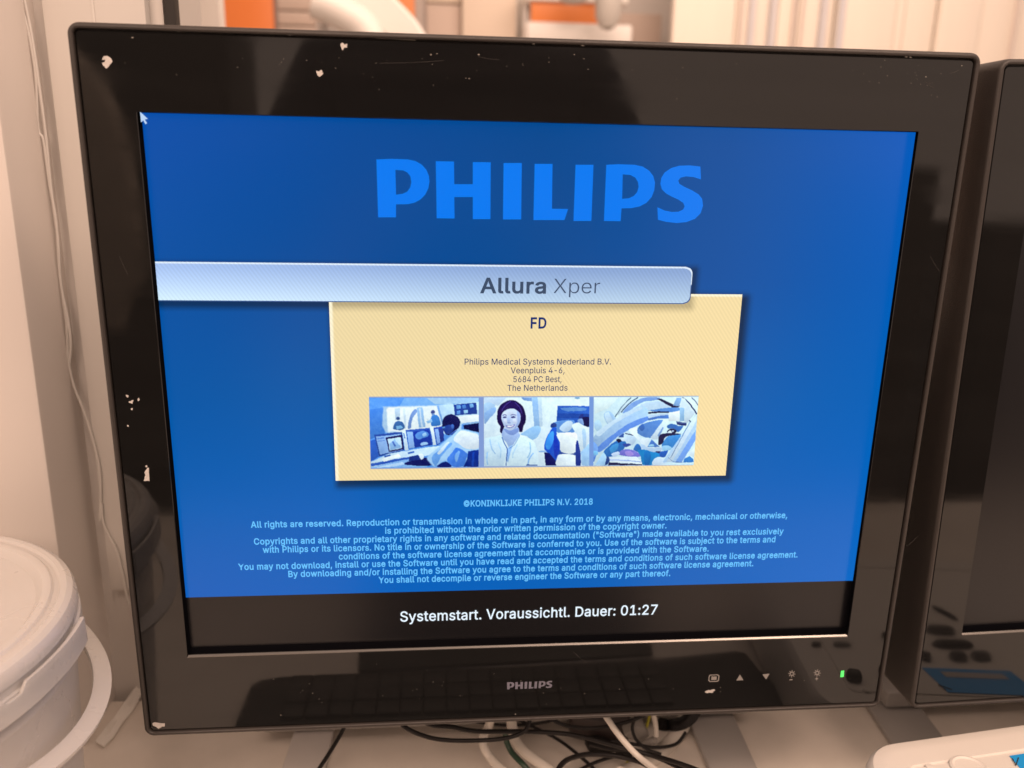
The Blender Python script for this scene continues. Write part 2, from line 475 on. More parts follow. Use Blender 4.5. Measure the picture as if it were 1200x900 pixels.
# ---- what the bezel carries
BYF = -0.0061
def bez(px, py, y=BYF): return at_y(px, py, y)
def flat_poly(bm, pts, holes=()):
    cs = [pts] + list(holes)
    allp = [Vector(p) for c_ in cs for p in c_]
    tris = tessellate_polygon([[Vector(p) for p in c_] for c_ in cs])
    vs = [bm.verts.new(p) for p in allp]
    for t in tris:
        try: bm.faces.new([vs[i] for i in t])
        except ValueError: pass
def orient(bm):
    for f_ in bm.faces:
        f_.normal_update()
        if f_.normal.y > 0: f_.normal_flip()
def build_flat(name, bm, m_, parent):
    orient(bm)
    me = bpy.data.meshes.new(name); bm.to_mesh(me); bm.free()
    return link_mesh(name, me, m_, parent, 0)
def Zp(pts, ox, oy, s): return [(ox + x / s, oy + y / s) for x, y in pts]

# chips in the paint
chips = [Zp([(345, 345), (362, 316), (392, 318), (410, 330), (428, 357), (404, 392), (378, 418), (356, 395), (346, 370), (366, 362), (372, 348)], 70, 20, 6.92),
         Zp([(1112, 248), (1122, 252), (1130, 246), (1137, 258), (1124, 271), (1116, 264)], 0, 0, 3),
         [(399, 52), (402, 50), (404, 52.5), (407, 51), (406.5, 56), (403, 56), (402, 59), (400.5, 58)],
         Zp([(505, 790), (512, 770), (508, 762), (518, 745), (524, 744), (526, 791)], 0, 300, 3),
         Zp([(511, 737), (517, 735), (519, 742), (513, 743)], 0, 300, 3),
         Zp([(185, 755), (200, 748), (280, 755), (277, 778), (255, 780), (232, 795), (212, 780), (192, 774)], 150, 730, 6.43),
         Zp([(452, 512), (462, 508), (470, 506), (466, 520), (456, 516)], 0, 300, 3),
         Zp([(484, 502), (489, 497), (491, 506), (486, 510)], 0, 300, 3), Zp([(460, 536), (466, 534), (466, 542), (461, 541)], 0, 300, 3),
         Zp([(447, 594), (453, 594), (452, 600), (447, 599)], 0, 300, 3), Zp([(443, 488), (452, 490), (451, 497), (446, 495)], 0, 300, 3),
         Zp([(220, 243), (234, 236), (252, 234), (270, 229), (280, 233), (266, 240), (268, 246), (248, 247), (238, 250), (226, 248)], 780, 760, 4.8),
         [(334, 39), (341, 39.5), (341, 41.5), (335, 41)]]
def ragged(pts, amt):
    out = []
    for i, a in enumerate(pts):
        b = pts[(i + 1) % len(pts)]; L = math.hypot(b[0] - a[0], b[1] - a[1])
        out.append(a)
        if L > 1.2:
            for t in (.33, .67):
                k = random.uniform(-amt, amt) * min(L, 3)
                out.append((a[0] + (b[0] - a[0]) * t - (b[1] - a[1]) / L * k, a[1] + (b[1] - a[1]) * t + (b[0] - a[0]) / L * k))
    return out
for c_ in chips:
    c_ = ragged(c_, .16)
    t = bmesh.new(); add_prism(t, [bez(*p, BYF + .0002) for p in c_], (0, -.00025, 0)); build('paint_chip', t, M_chip, mon, 0)
# dust and scuffs along the top groove
bm = bmesh.new()
specks = [(210 + random.random() * 10, 36, 2.0) for _ in range(2)] + [(505, 64, 1.0), (512, 63, .7), (625, 51, 1.3), (683, 53, 1.3), (673, 64, .8), (550, 92, .8), (777, 55.6, .9), (1062, 66.5, 1.6), (1067, 67, 1.2), (1085, 90, .9), (1127, 77, .9), (1135, 72, .8), (155, 44, .9), (604, 837, .8), (683, 838, .7), (329, 838, .8), (561, 64, 1.0), (900, 58, 1.), (972, 61, .9), (1006, 63, .9)]
for _ in range(20): specks.append((1070 + random.gauss(0, 26), 76 + abs(random.gauss(0, 14)), .22 + .22 * random.random()))
for _ in range(40): specks.append((560 + random.gauss(0, 180), 66 + abs(random.gauss(0, 20)), .3 + .25 * random.random()))
for _ in range(30): specks.append((700 + random.uniform(-380, 260), 806 + random.gauss(0, 12), .3 + .25 * random.random()))
for x, y, r in specks:
    if not (95 < x < 1135): continue
    n = 6; rr = [r * (.6 + .6 * random.random()) for _ in range(n)]
    st = 1.8 if y < 60 else 1.2
    flat_poly(bm, [bez(x + rr[k] * st * math.cos(k * math.pi * 2 / n), y + rr[k] * math.sin(k * math.pi * 2 / n) * .8, BYF - .00005) for k in range(n)])
o = build_flat('dust', bm, M_dust, mon); o['kind'] = 'stuff'
for w in ([(440, 44.5), (487, 47)], [(862, 57.5), (940, 60)]):
    bm = bmesh.new(); add_tube(bm, [bez(w[0][0], w[0][1], -.0055), bez((w[0][0] + w[1][0]) / 2, (w[0][1] + w[1][1]) / 2 - .2, -.0055), bez(*w[1], -.0055)], .00022, 5, 4)
    build('edge_scuff', bm, M_dust, mon, 0)

# fine scratches in the gloss
for (x0, y0), (x1, y1) in (((445, 74), (520, 71)), ((560, 66), (585, 70)), ((672, 764), (688, 777)), ((1090, 300), (1101, 318)), ((1062, 640), (1076, 628)), ((1085, 96), (1094, 103)), ((140, 300), (150, 322)), ((1113, 86), (1124, 82))):
    bm = bmesh.new(); add_tube(bm, [bez(x0, y0), bez((x0 + x1) / 2, (y0 + y1) / 2 + .8), bez(x1, y1)], .00005, 4, 4)
    build('scratch', bm, M_scr, mon, 0)

# icons and power light
def S8(pts): return Zp(pts, 780, 760, 4.8)
bm = bmesh.new()
oi = S8([(250, 147), (295, 145), (303, 153), (300, 180), (292, 187), (248, 188), (240, 181), (243, 154)])
ii = S8([(253, 152), (291, 150), (297, 156), (294, 177), (289, 182), (251, 183), (246, 178), (248, 158)])
flat_poly(bm, [bez(*p) for p in oi], [[bez(*p) for p in ii[::-1]]])
flat_poly(bm, [bez(*p) for p in S8([(258, 157), (288, 157), (286, 176), (256, 177)])])
build_flat('menu_icon', bm, M_print, mon)
for nm, pts in (('up_icon', [(398, 180), (438, 178), (418, 146)]), ('down_icon', [(545, 145), (585, 142), (565, 174)])):
    bm = bmesh.new(); flat_poly(bm, [bez(*p) for p in S8(pts)]); build_flat(nm, bm, M_print, mon)
for cx, cy, sign in ((710, 142, 0), (853, 137, 1)):
    bm = bmesh.new()
    circ = lambda r, d=1: [bez(780 + (cx + r * math.cos(d * k * math.pi / 8)) / 4.8, 760 + (cy + r * math.sin(d * k * math.pi / 8)) / 4.8) for k in range(16)]
    flat_poly(bm, circ(11.5), [circ(6.5, -1)])
    for k in range(8):
        a = k * math.pi / 4 + .1; ca, sa = math.cos(a), math.sin(a)
        flat_poly(bm, [bez(780 + (cx + r * ca - w * sa) / 4.8, 760 + (cy + r * sa + w * ca) / 4.8) for r, w in ((12, -2.2), (21, -1.6), (21, 1.6), (12, 2.2))])
    if sign:
        flat_poly(bm, [bez(*p) for p in S8([(838, 170), (847, 167), (850, 160), (853, 167), (861, 169), (853, 173), (850, 182), (847, 173)])])
    else:
        flat_poly(bm, [bez(*p) for p in S8([(697, 173), (714, 172), (714, 178), (697, 179)])])
    build_flat('brightness_icon', bm, M_print, mon)
M_led = bpy.data.materials.new('green_led'); M_led.use_nodes = True
b_ = M_led.node_tree.nodes['Principled BSDF']; b_.inputs['Base Color'].default_value = (.05, .3, .08, 1)
b_.inputs['Emission Color'].default_value = (*lin((85, 255, 105)), 1); b_.inputs['Emission Strength'].default_value = 1.15
t = bmesh.new(); add_prism(t, [bez(*p, BYF + .0003) for p in S8([(986, 125), (1003, 123), (1000, 157), (982, 159)])], (0, -.0006, 0), .0002); build('power_light', t, M_led, mon)

# ------------------------------------------------------------------ lettering (outlines kept as numbers, 1/1000 em)
GLYPHS = json.loads(r'''{"\"":[321,[[128,318,136,509,70,509,78,318],[243,318,250,509,185,509,193,318]]],"(":[273,[[95,131,111,55,139,-21,177,-96,236,-96,188,16,160,115,151,207,161,313,191,428,236,539,177,539,132,441,101,324,89,207]]],")":[273,[[97,-96,134,-22,161,53,178,130,184,207,173,323,142,441,97,539,37,539,82,428,112,313,122,207,113,116,86,18,37,-96]]],",":[188,[[84,-119,137,71,68,71,38,-119]]],"-":[453,[[114,244,114,188,337,188,337,244]]],".":[188,[[113,-1,128,9,138,24,141,41,138,59,128,73,113,83,95,87,78,83,63,73,53,59,50,41,53,24,63,9,78,-1,95,-4]]],"/":[249,[[178,533,14,-76,71,-76,235,533]]],"0":[453,[[279,1,323,24,359,62,384,113,400,178,405,254,400,330,384,395,358,447,323,484,279,508,227,516,174,508,130,484,95,447,69,395,53,330,48,254,53,178,69,113,95,62,130,24,174,1,227,-7],[192,56,163,74,140,103,123,144,113,194,109,254,113,314,123,365,140,405,163,435,192,453,227,460,261,453,290,435,313,405,330,365,340,314,344,254,340,194,330,144,313,103,290,74,261,56,227,50]]],"1":[453,[[391,0,391,55,76,55,76,0],[198,509,86,427,86,358,209,448,212,448,212,0,276,0,276,509]]],"2":[453,[[389,0,389,57,153,57,153,60,267,180,336,259,371,318,381,372,376,411,361,445,337,474,306,497,268,511,225,516,182,511,143,496,111,473,86,442,71,405,66,362,127,362,130,390,139,413,153,433,172,447,196,457,224,460,273,449,293,436,308,419,317,397,320,371,311,327,282,282,234,229,64,47,64,0]]],"4":[453,[[413,105,413,163,109,163,109,166,311,509,247,509,40,158,40,105],[343,0,343,318,282,318,282,146,282,121,282,0]]],"5":[453,[[268,-1,309,15,343,41,369,76,385,117,391,163,388,199,379,231,364,260,345,285,321,306,294,321,263,330,229,334,178,325,136,301,134,301,151,452,366,452,366,509,96,509,67,253,128,246,167,268,218,277,248,273,275,262,297,244,314,221,324,193,328,162,324,131,314,104,298,82,276,64,250,53,221,50,173,60,138,89,127,108,122,130,60,130,66,93,83,60,108,32,140,11,178,-2,221,-7]]],"6":[453,[[322,509,252,509,137,340,80,239,68,199,64,162,69,115,84,74,109,40,142,15,182,-1,226,-7,271,-2,310,14,343,39,368,73,384,112,389,157,384,201,370,240,346,271,316,295,278,309,235,314,196,307,173,293],[198,52,174,63,153,79,138,102,128,128,125,158,128,188,138,214,153,235,174,252,198,262,226,265,254,262,279,251,299,235,314,213,324,187,327,157,324,128,314,101,299,79,279,63,254,52,226,48]]],"7":[453,[[165,0,391,449,391,509,62,509,62,452,323,452,323,448,97,0]]],"8":[453,[[275,-2,317,11,352,33,378,62,395,96,401,135,397,166,387,195,372,220,351,241,327,256,300,265,300,267,333,282,359,308,376,342,382,380,377,417,361,450,337,477,306,498,269,511,226,516,184,511,146,498,114,477,90,450,75,417,70,380,76,342,93,308,119,282,153,267,153,265,125,256,101,241,81,220,65,195,55,166,52,135,57,96,74,62,101,33,136,11,178,-2,226,-7],[195,52,167,60,145,74,129,91,119,113,115,139,119,165,130,189,147,208,169,223,196,232,226,235,256,232,283,223,305,208,322,189,333,165,337,139,333,113,323,91,307,74,285,60,258,52,226,49],[178,300,159,313,145,330,136,351,133,376,136,399,145,420,159,437,177,449,226,460,275,449,294,437,308,420,316,399,319,376,316,351,307,330,293,313,274,300,226,290]]],":":[188,[[113,-1,128,9,138,24,141,41,138,59,128,73,113,83,95,87,78,83,63,73,53,59,50,41,53,24,63,9,78,-1,95,-4],[113,274,128,284,138,299,141,316,138,334,128,349,113,359,95,362,78,359,63,349,53,334,50,316,53,299,63,284,78,274,95,271]]],"A":[480,[[264,372,287,302,395,0,463,0,276,509,201,509,16,0,85,0,191,302,213,371,239,456],[370,142,370,199,110,199,110,142]]],"B":[456,[[247,0,301,4,344,18,377,39,400,67,413,100,418,136,414,173,402,203,385,227,363,245,339,257,315,262,315,267,356,286,387,320,395,344,398,374,394,410,381,442,359,469,329,491,289,504,241,509,60,509,60,0],[125,231,248,231,279,228,306,218,327,203,342,184,352,161,355,137,349,105,330,80,296,63,245,57,125,57],[125,452,240,452,283,446,313,429,330,403,336,372,333,348,323,326,308,309,288,296,238,285,125,285]]],"C":[510,[[305,-4,341,5,373,19,402,38,428,62,448,91,463,124,473,160,408,160,389,114,357,81,315,60,267,53,223,59,184,76,151,105,125,145,109,194,103,254,109,314,125,364,150,403,184,432,223,450,267,456,315,449,357,428,389,395,408,348,473,348,463,385,448,418,427,447,402,471,373,490,340,504,267,516,205,508,150,484,104,445,70,393,48,329,40,254,48,179,70,115,104,63,150,25,205,1,267,-7]]],"D":[502,[[291,8,351,31,398,68,433,119,455,181,462,255,455,329,433,391,399,441,353,478,294,501,225,509,93,509,93,452,221,452,275,446,320,428,354,399,379,361,394,312,399,255,394,198,379,149,354,110,318,81,272,63,215,57,96,57,96,0,219,0],[60,509,60,0,125,0,125,509]]],"E":[419,[[375,0,375,57,125,57,125,229,355,229,355,286,125,286,125,452,372,452,372,509,60,509,60,0]]],"F":[410,[[125,0,125,221,346,221,346,278,125,278,125,452,369,452,369,509,60,509,60,0]]],"H":[517,[[125,0,125,232,392,232,392,0,457,0,457,509,392,509,392,289,125,289,125,509,60,509,60,0]]],"I":[300,[[269,0,269,57,183,57,183,452,269,452,269,509,31,509,31,452,118,452,118,57,31,57,31,0]]],"J":[396,[[246,3,294,33,326,81,336,145,336,509,272,509,272,145,266,104,248,74,220,56,185,50,149,56,122,74,104,104,98,145,98,173,33,173,33,145,44,81,75,33,124,3,185,-7]]],"K":[467,[[228,276,231,276,448,509,364,509,212,344,174,303,139,261,104,216,104,145],[125,0,125,193,124,225,125,334,125,509,60,509,60,0],[449,0,228,309,188,259,372,0]]],"L":[393,[[361,0,361,57,125,57,125,509,60,509,60,0]]],"M":[628,[[129,408,145,361,159,321,170,291,286,0,342,0,456,291,467,322,482,363,498,409,507,436,506,413,505,369,504,327,504,291,504,0,568,0,568,509,476,509,352,187,342,158,330,121,318,83,315,73,311,84,299,123,287,159,277,187,152,509,60,509,60,0,122,0,122,291,122,328,121,372,120,416,120,435]]],"N":[523,[[148,381,177,331,202,290,387,0,463,0,463,509,399,509,399,195,399,157,401,108,403,76,388,107,363,151,343,183,136,509,60,509,60,0,125,0,125,291,124,328,122,384,120,431]]],"O":[533,[[329,1,384,25,429,63,464,115,486,179,493,254,486,329,464,393,429,445,384,484,329,508,267,516,205,508,150,484,105,445,70,393,48,329,40,254,48,179,70,115,105,63,150,25,205,1,267,-7],[223,59,184,76,151,105,125,144,109,194,103,254,109,314,125,364,151,404,184,433,223,450,267,456,310,450,349,433,383,404,408,365,425,314,430,254,425,194,408,144,383,105,349,76,310,59,267,53]]],"P":[445,[[235,186,289,191,332,207,366,233,390,265,404,304,409,348,404,391,390,430,366,462,332,487,289,503,235,509,60,509,60,0,125,0,125,186],[125,452,232,452,268,449,297,439,318,423,333,402,342,376,344,348,342,319,333,294,318,272,297,256,269,246,233,242,125,242]]],"R":[449,[[236,198,289,203,333,217,367,240,390,271,405,309,409,352,405,395,390,433,367,465,333,489,290,504,236,509,60,509,60,0,125,0,125,198],[428,0,303,229,230,229,353,0],[125,452,233,452,269,449,298,440,319,425,334,405,342,380,345,352,342,324,334,300,319,281,298,267,269,258,234,255,125,255]]],"S":[447,[[278,-4,323,11,360,34,386,64,403,99,408,139,405,171,395,198,359,238,312,264,264,279,212,293,169,308,131,334,119,352,115,376,118,398,129,418,145,435,167,448,194,456,225,459,267,453,302,437,326,412,337,378,401,378,394,415,377,449,351,476,316,498,275,511,227,516,180,511,138,498,102,476,75,448,58,413,52,372,60,326,86,289,128,260,184,239,245,222,296,205,332,179,342,161,346,139,341,114,329,92,311,74,286,60,257,52,224,49,166,59,142,71,123,88,110,110,104,137,38,137,46,96,64,60,91,31,128,9,172,-4,224,-9]]],"T":[449,[[193,452,193,0,257,0,257,452,417,452,417,509,32,509,32,452]]],"U":[517,[[315,-2,363,15,403,43,433,80,451,124,457,173,457,509,393,509,393,178,389,144,377,113,357,87,331,68,298,56,259,52,220,56,187,68,160,87,141,113,128,144,124,178,124,509,60,509,60,173,66,124,85,80,114,43,154,15,203,-2,259,-8]]],"V":[480,[[215,137,192,206,84,509,16,509,204,0,278,0,463,509,395,509,290,206,267,138,241,52]]],"X":[474,[[250,195,268,165,292,129,382,0,456,0,276,263,446,509,374,509,298,400,272,361,252,329,238,302,223,329,204,361,178,400,104,509,29,509,200,260,18,0,91,0,182,129,206,166,225,196,237,218]]],"Y":[472,[[222,292,192,344,91,509,16,509,203,208,203,0,268,0,268,208,455,509,381,509,280,344,251,293,237,260]]],"a":[389,[[215,1,252,25,272,52,277,52,277,0,337,0,337,251,333,290,322,320,306,343,286,360,239,379,194,384,133,375,104,364,79,346,57,322,41,291,100,274,118,301,149,322,196,331,240,322,267,297,276,257,276,255,273,243,265,235,234,227,178,220,125,211,78,193,58,179,43,161,34,138,30,108,35,73,48,45,68,22,94,5,126,-5,160,-9],[130,52,102,72,92,105,95,124,103,139,134,159,175,168,200,171,231,176,259,182,276,190,276,138,272,115,263,93,248,74,228,59,202,49,170,45]]],"b":[424,[[274,-2,313,16,346,45,370,84,385,133,390,189,385,245,370,293,345,332,313,361,274,378,229,384,197,381,171,373,137,346,118,319,114,319,114,509,53,509,53,0,112,0,112,59,118,59,138,31,172,4,198,-5,229,-8],[188,51,162,65,140,86,125,115,116,150,113,189,116,229,125,263,140,291,161,312,188,325,220,330,253,325,280,311,301,290,316,261,325,227,328,189,325,151,316,117,301,88,279,66,253,51,220,47]]],"c":[396,[[261,-1,306,21,341,56,363,102,304,117,292,89,271,66,243,52,207,46,173,51,145,66,124,89,108,117,99,151,96,187,99,224,108,258,124,287,145,310,173,325,207,330,242,325,270,311,290,289,303,262,362,277,340,322,305,356,260,377,207,384,159,378,117,360,82,330,56,291,40,243,34,187,40,133,56,85,82,46,117,16,159,-2,207,-8]]],"d":[424,[[227,-5,252,4,287,31,307,59,313,59,313,0,372,0,372,509,311,509,311,319,306,319,287,346,253,373,228,381,196,384,151,378,112,361,79,332,55,293,39,245,34,189,39,133,55,84,79,45,111,16,151,-2,195,-8],[172,51,145,66,124,88,109,117,99,151,96,189,99,227,108,261,124,290,145,311,172,325,205,330,237,325,263,312,284,291,300,263,309,229,312,189,309,150,299,115,284,86,263,65,236,51,205,47]]],"e":[404,[[371,169,371,194,368,242,357,282,341,315,319,341,294,361,266,374,205,384,157,378,115,359,81,329,55,290,39,242,34,187,40,132,56,85,82,46,117,16,161,-2,212,-8,249,-5,283,4,311,19,335,39,353,63,365,91,306,105,285,73,254,53,212,46,179,50,151,61,128,80,110,106,100,139,97,169],[99,241,109,270,125,294,146,313,173,326,205,330,237,326,263,314,283,294,298,269,307,237,308,221,97,221]]],"f":[254,[[6,379,6,327,228,327,228,379],[142,0,142,419,145,443,154,460,171,470,195,474,215,472,227,468,243,521,222,527,187,530,135,519,113,505,96,486,84,461,81,432,81,0]]],"g":[425,[[251,-147,291,-136,324,-117,350,-90,367,-54,372,-9,372,379,313,379,313,319,308,319,288,346,253,373,228,382,196,384,152,378,112,361,80,332,55,293,39,246,34,191,39,136,55,90,80,53,113,27,152,10,195,5,227,8,252,16,287,41,306,68,311,68,311,-6,304,-47,282,-75,249,-92,207,-97,154,-88,122,-66,101,-41,51,-69,82,-110,134,-140,168,-148,207,-151],[172,63,145,76,124,96,109,123,99,155,96,193,99,229,109,262,124,290,145,312,172,325,205,330,237,325,264,312,285,291,300,264,309,231,312,193,309,154,300,121,285,95,264,75,237,63,205,59]]],"h":[410,[[114,509,53,509,53,0,114,0,114,227,117,257,126,283,141,303,161,317,184,326,210,329,246,323,273,304,290,275,296,235,296,0,357,0,357,240,353,285,341,321,321,349,295,369,264,380,227,384,187,379,152,362,124,332,114,312]]],"i":[167,[[114,0,114,379,53,379,53,0],[100,446,114,455,123,468,126,483,123,499,114,512,100,521,84,524,67,521,54,512,44,499,41,483,44,468,54,455,67,446,84,443]]],"j":[167,[[53,-29,50,-54,40,-72,25,-83,2,-87,-10,-87,-10,-143,4,-143,37,-139,65,-129,86,-113,102,-90,111,-63,114,-30,114,379,53,379],[100,446,114,455,123,468,126,483,123,499,114,512,100,521,83,524,67,521,53,512,44,499,41,483,44,468,53,455,67,446,83,443]]],"l":[189,[[162,-1,181,3,170,54,160,53,146,52,130,54,120,62,114,99,114,509,53,509,53,84,58,47,74,20,101,3,139,-2]]],"m":[610,[[309,331,287,361,257,380,219,386,172,376,132,346,118,323,112,306,112,379,53,379,53,0,114,0,114,238,117,266,126,289,140,307,158,320,199,330,229,326,253,311,269,288,274,260,274,0,335,0,335,247,345,290,374,320,395,328,419,330,447,326,473,313,490,289,496,254,496,0,557,0,557,255,553,296,541,328,522,354,497,372,468,383,437,386,381,375,337,343,322,321,317,308]]],"n":[410,[[112,379,53,379,53,0,114,0,114,227,117,257,126,283,141,303,161,317,184,326,210,329,246,323,273,304,290,275,296,235,296,0,357,0,357,240,353,285,341,321,321,349,295,369,264,380,227,384,187,379,152,362,124,332,112,307]]],"o":[415,[[256,-2,299,16,333,46,359,85,376,133,381,187,376,243,359,291,333,330,299,360,256,378,207,384,159,378,117,360,82,330,56,291,40,243,34,187,40,133,56,85,82,46,117,16,159,-2,207,-8],[173,51,145,66,124,89,108,117,99,151,96,187,99,224,108,258,124,287,145,310,173,325,207,330,242,325,270,310,292,287,307,258,316,224,319,187,316,151,307,117,292,89,270,66,242,51,207,46]]],"p":[424,[[114,-143,114,59,118,59,138,31,173,4,198,-5,229,-8,274,-2,313,16,346,45,370,84,385,133,390,189,385,245,370,293,345,332,313,361,274,378,229,384,197,381,171,373,137,346,118,319,112,319,112,379,53,379,53,-143],[188,51,162,65,140,86,125,115,116,150,113,189,116,229,125,263,140,291,161,312,188,325,220,330,253,325,280,311,301,290,316,261,325,227,328,189,325,151,316,117,301,88,279,66,253,51,220,47]]],"r":[259,[[114,0,114,237,117,262,126,284,140,301,159,315,182,323,207,326,230,324,243,322,243,384,229,384,213,385,181,380,152,367,130,347,115,321,112,321,112,379,53,379,53,0]]],"s":[365,[[223,-5,260,6,290,24,312,47,326,75,331,107,325,142,306,171,275,194,229,209,172,223,124,243,112,258,109,277,114,299,131,317,156,329,187,333,219,328,243,316,258,298,268,277,324,290,299,339,279,358,254,372,223,381,187,384,149,381,115,370,87,354,65,332,51,305,47,274,53,237,72,208,104,186,149,170,212,155,237,147,254,136,265,121,268,103,262,81,244,62,217,50,181,45,150,49,124,60,105,79,94,107,36,94,45,63,62,38,84,18,112,3,145,-5,182,-8]]],"t":[227,[[6,379,6,327,204,327,204,379],[65,93,72,52,92,21,125,2,168,-4,192,-3,213,2,202,54,185,51,170,50,150,53,136,61,128,76,126,98,126,471,65,471]]],"u":[410,[[298,0,357,0,357,379,296,379,296,153,293,122,283,97,268,77,249,62,226,53,200,50,164,56,137,75,119,105,114,144,114,379,53,379,53,139,57,95,69,59,89,31,115,11,146,-1,182,-5,222,0,257,17,286,47,298,73]]],"v":[389,[[187,87,165,155,84,379,17,379,163,0,226,0,371,379,305,379,224,155,203,87,195,59]]],"w":[567,[[291,280,305,225,319,172,368,0,429,0,545,379,480,379,434,214,413,135,397,66,382,136,362,214,316,379,252,379,206,214,186,135,170,64,154,137,133,214,87,379,23,379,138,0,199,0,248,172,263,225,277,280,284,309]]],"x":[379,[[200,136,231,85,287,0,358,0,224,192,352,379,282,379,233,306,202,253,191,233,179,253,147,306,100,379,29,379,155,195,21,0,91,0,148,85,178,136,189,155]]],"y":[389,[[187,87,165,155,84,379,17,379,163,-1,151,-36,130,-74,104,-89,71,-87,61,-86,47,-139,65,-143,91,-145,139,-136,177,-107,204,-58,371,379,305,379,224,155,202,87,195,60]]],"\u00a9":[637,[[178,215,193,180,216,150,247,126,282,112,321,107,355,110,385,122,411,140,432,163,447,191,455,223,395,223,386,199,370,181,347,169,321,165,297,168,276,177,243,209,234,230,231,254,234,278,243,299,276,332,297,341,321,344,348,340,372,328,391,309,400,286,460,286,452,317,436,345,414,368,386,386,355,398,321,402,282,397,247,382,216,358,193,328,178,293,173,254],[371,-3,420,12,465,37,504,69,536,108,560,153,575,202,580,254,575,307,560,356,536,401,504,440,465,472,420,496,371,511,318,517,266,511,216,496,172,472,133,440,101,401,76,356,61,307,56,254,61,202,76,153,101,108,133,69,172,37,216,12,266,-3,318,-8],[278,55,240,67,205,86,175,111,150,141,131,176,119,214,115,254,119,295,131,333,150,368,175,398,205,423,240,442,278,454,318,457,359,454,397,442,432,423,462,398,487,368,506,333,517,295,521,254,517,214,506,176,487,141,462,111,432,86,397,67,359,55,318,51]]]," ":[188,[]]}''')

def area2(p): return sum(p[i][0] * p[(i + 1) % len(p)][1] - p[(i + 1) % len(p)][0] * p[i][1] for i in range(len(p)))
def inside(pt, poly):
    x, y = pt; c_ = False; n = len(poly)
    for i in range(n):
        (x0, y0), (x1, y1) = poly[i], poly[(i + 1) % n]
        if (y0 > y) != (y1 > y) and x < (x1 - x0) * (y - y0) / (y1 - y0) + x0: c_ = not c_
    return c_
def embolden(p, d):
    """move every edge of a contour outwards by d (holes shrink); outer contours counter-clockwise, holes clockwise"""
    n = len(p); out = []
    for i in range(n):
        a, b, c_ = Vector(p[i - 1]), Vector(p[i]), Vector(p[(i + 1) % n])
        e1, e2 = (b - a), (c_ - b)
        if e1.length < 1e-6 or e2.length < 1e-6: out.append(tuple(b)); continue
        e1.normalize(); e2.normalize()
        n1, n2 = Vector((e1.y, -e1.x)), Vector((e2.y, -e2.x))
        mtr = n1 + n2; L = max(mtr.length_squared, .5)
        out.append(tuple(b + mtr * (2 * d / L)))
    return out
_gcache = {}
def glyph(ch, d):
    k = (ch, d)
    if k not in _gcache:
        adv, cs = GLYPHS[ch]
        cs = [[(c_[i], c_[i + 1]) for i in range(0, len(c_), 2)] for c_ in cs]
        cs = [[q for i, q in enumerate(c_) if math.hypot(q[0] - c_[i - 1][0], q[1] - c_[i - 1][1]) > 7] for c_ in cs]
        groups = []
        groups = [[c_, []] for c_ in cs if area2(c_) > 0]
        for c_ in cs:
            if area2(c_) < 0:
                for g in groups:
                    if inside(c_[0], g[0]) and abs(area2(g[0])) > abs(area2(c_)): g[1].append(c_); break
        if d:
            groups = [[embolden(o_, d), [embolden(h, d) for h in hs]] for o_, hs in groups]
        _gcache[k] = (adv, groups)
    return _gcache[k]
def line_shapes(text, d=0, track=0):
    x = 0; shapes = []; lo, hi = 1e9, -1e9
    for ch in text:
        adv, gs = glyph(ch, d)
        for o_, hs in gs:
            sh_ = [[(px + x, py) for px, py in c_] for c_ in [o_] + hs]
            shapes.append(sh_)
            lo = min(lo, min(p[0] for p in sh_[0])); hi = max(hi, max(p[0] for p in sh_[0]))
        x += adv + track + d * 1.2
    return shapes, lo, hi

def add_line(bm, text, left, right, cap_px, Y, d=0, track=0, shear=0.0):
    """one line of lettering on the plane y = Y between two points of the baseline"""
    A, B = at_y(*left, Y), at_y(*right, Y)
    z = (A.z + B.z) / 2
    mid = ((left[0] + right[0]) / 2, (left[1] + right[1]) / 2)
    cap = (at_y(mid[0], mid[1] - cap_px, Y) - at_y(*mid, Y)).z
    shapes, lo, hi = line_shapes(text, d, track)
    sx = (B.x - A.x) / (hi - lo); sz = cap / 509.0
    for sh_ in shapes:
        cs = [[Vector((A.x + (px - lo) * sx + shear * py * sz, Y, z + py * sz)) for px, py in c_] for c_ in sh_]
        flat_poly(bm, cs[0], cs[1:])
def lettering(name, lines, Y, m_, parent, color=None):
    bm = bmesh.new()
    for ln in lines: add_line(bm, ln[0], ln[1], ln[2], ln[3], Y, *ln[4:])
    orient(bm)
    me = bpy.data.meshes.new(name); bm.to_mesh(me); bm.free()
    if color: paint(me, color)
    return link_mesh(name, me, m_, parent, 0)
def paint(me, color):
    at = me.color_attributes.new('Col', 'FLOAT_COLOR', 'CORNER')
    l_ = lin(color)
    for d_ in at.data: d_.color = (*l_, 1)

# ------------------------------------------------------------------ the lit page
def layer(k): return 0.0004 - 0.00005 * (k + 1)
def page(name, shapes, k, parent=None, m_=None, step=0.0000012):
    """shapes: list of (points in photo px, colour[, holes]); later ones lie on top"""
    verts, faces, cols = [], [], []
    for i, s in enumerate(shapes):
        Y = layer(k) - i * step
        cs = [[at_y(x, y, Y) for x, y in c_] for c_ in [s[0]] + list(s[2] if len(s) > 2 else [])]
        base = len(verts)
        for t in tessellate_polygon(cs):
            a, b, c_ = t
            va, vb, vc = [sum(cs, [])[q] for q in t]
            if (vb - va).cross(vc - va).y > 0: a, c_ = c_, a
            faces.append((base + a, base + b, base + c_)); cols.append(s[1])
        verts += sum(cs, [])
    me = bpy.data.meshes.new(name); me.from_pydata(verts, [], faces); me.update()
    at = me.color_attributes.new('Col', 'FLOAT_COLOR', 'CORNER')
    for p in me.polygons:
        col = lin(cols[p.index])
        for li in p.loop_indices: at.data[li].color = (*col, 1)
    return link_mesh(name, me, m_ or M_disp, parent or screen, 0)
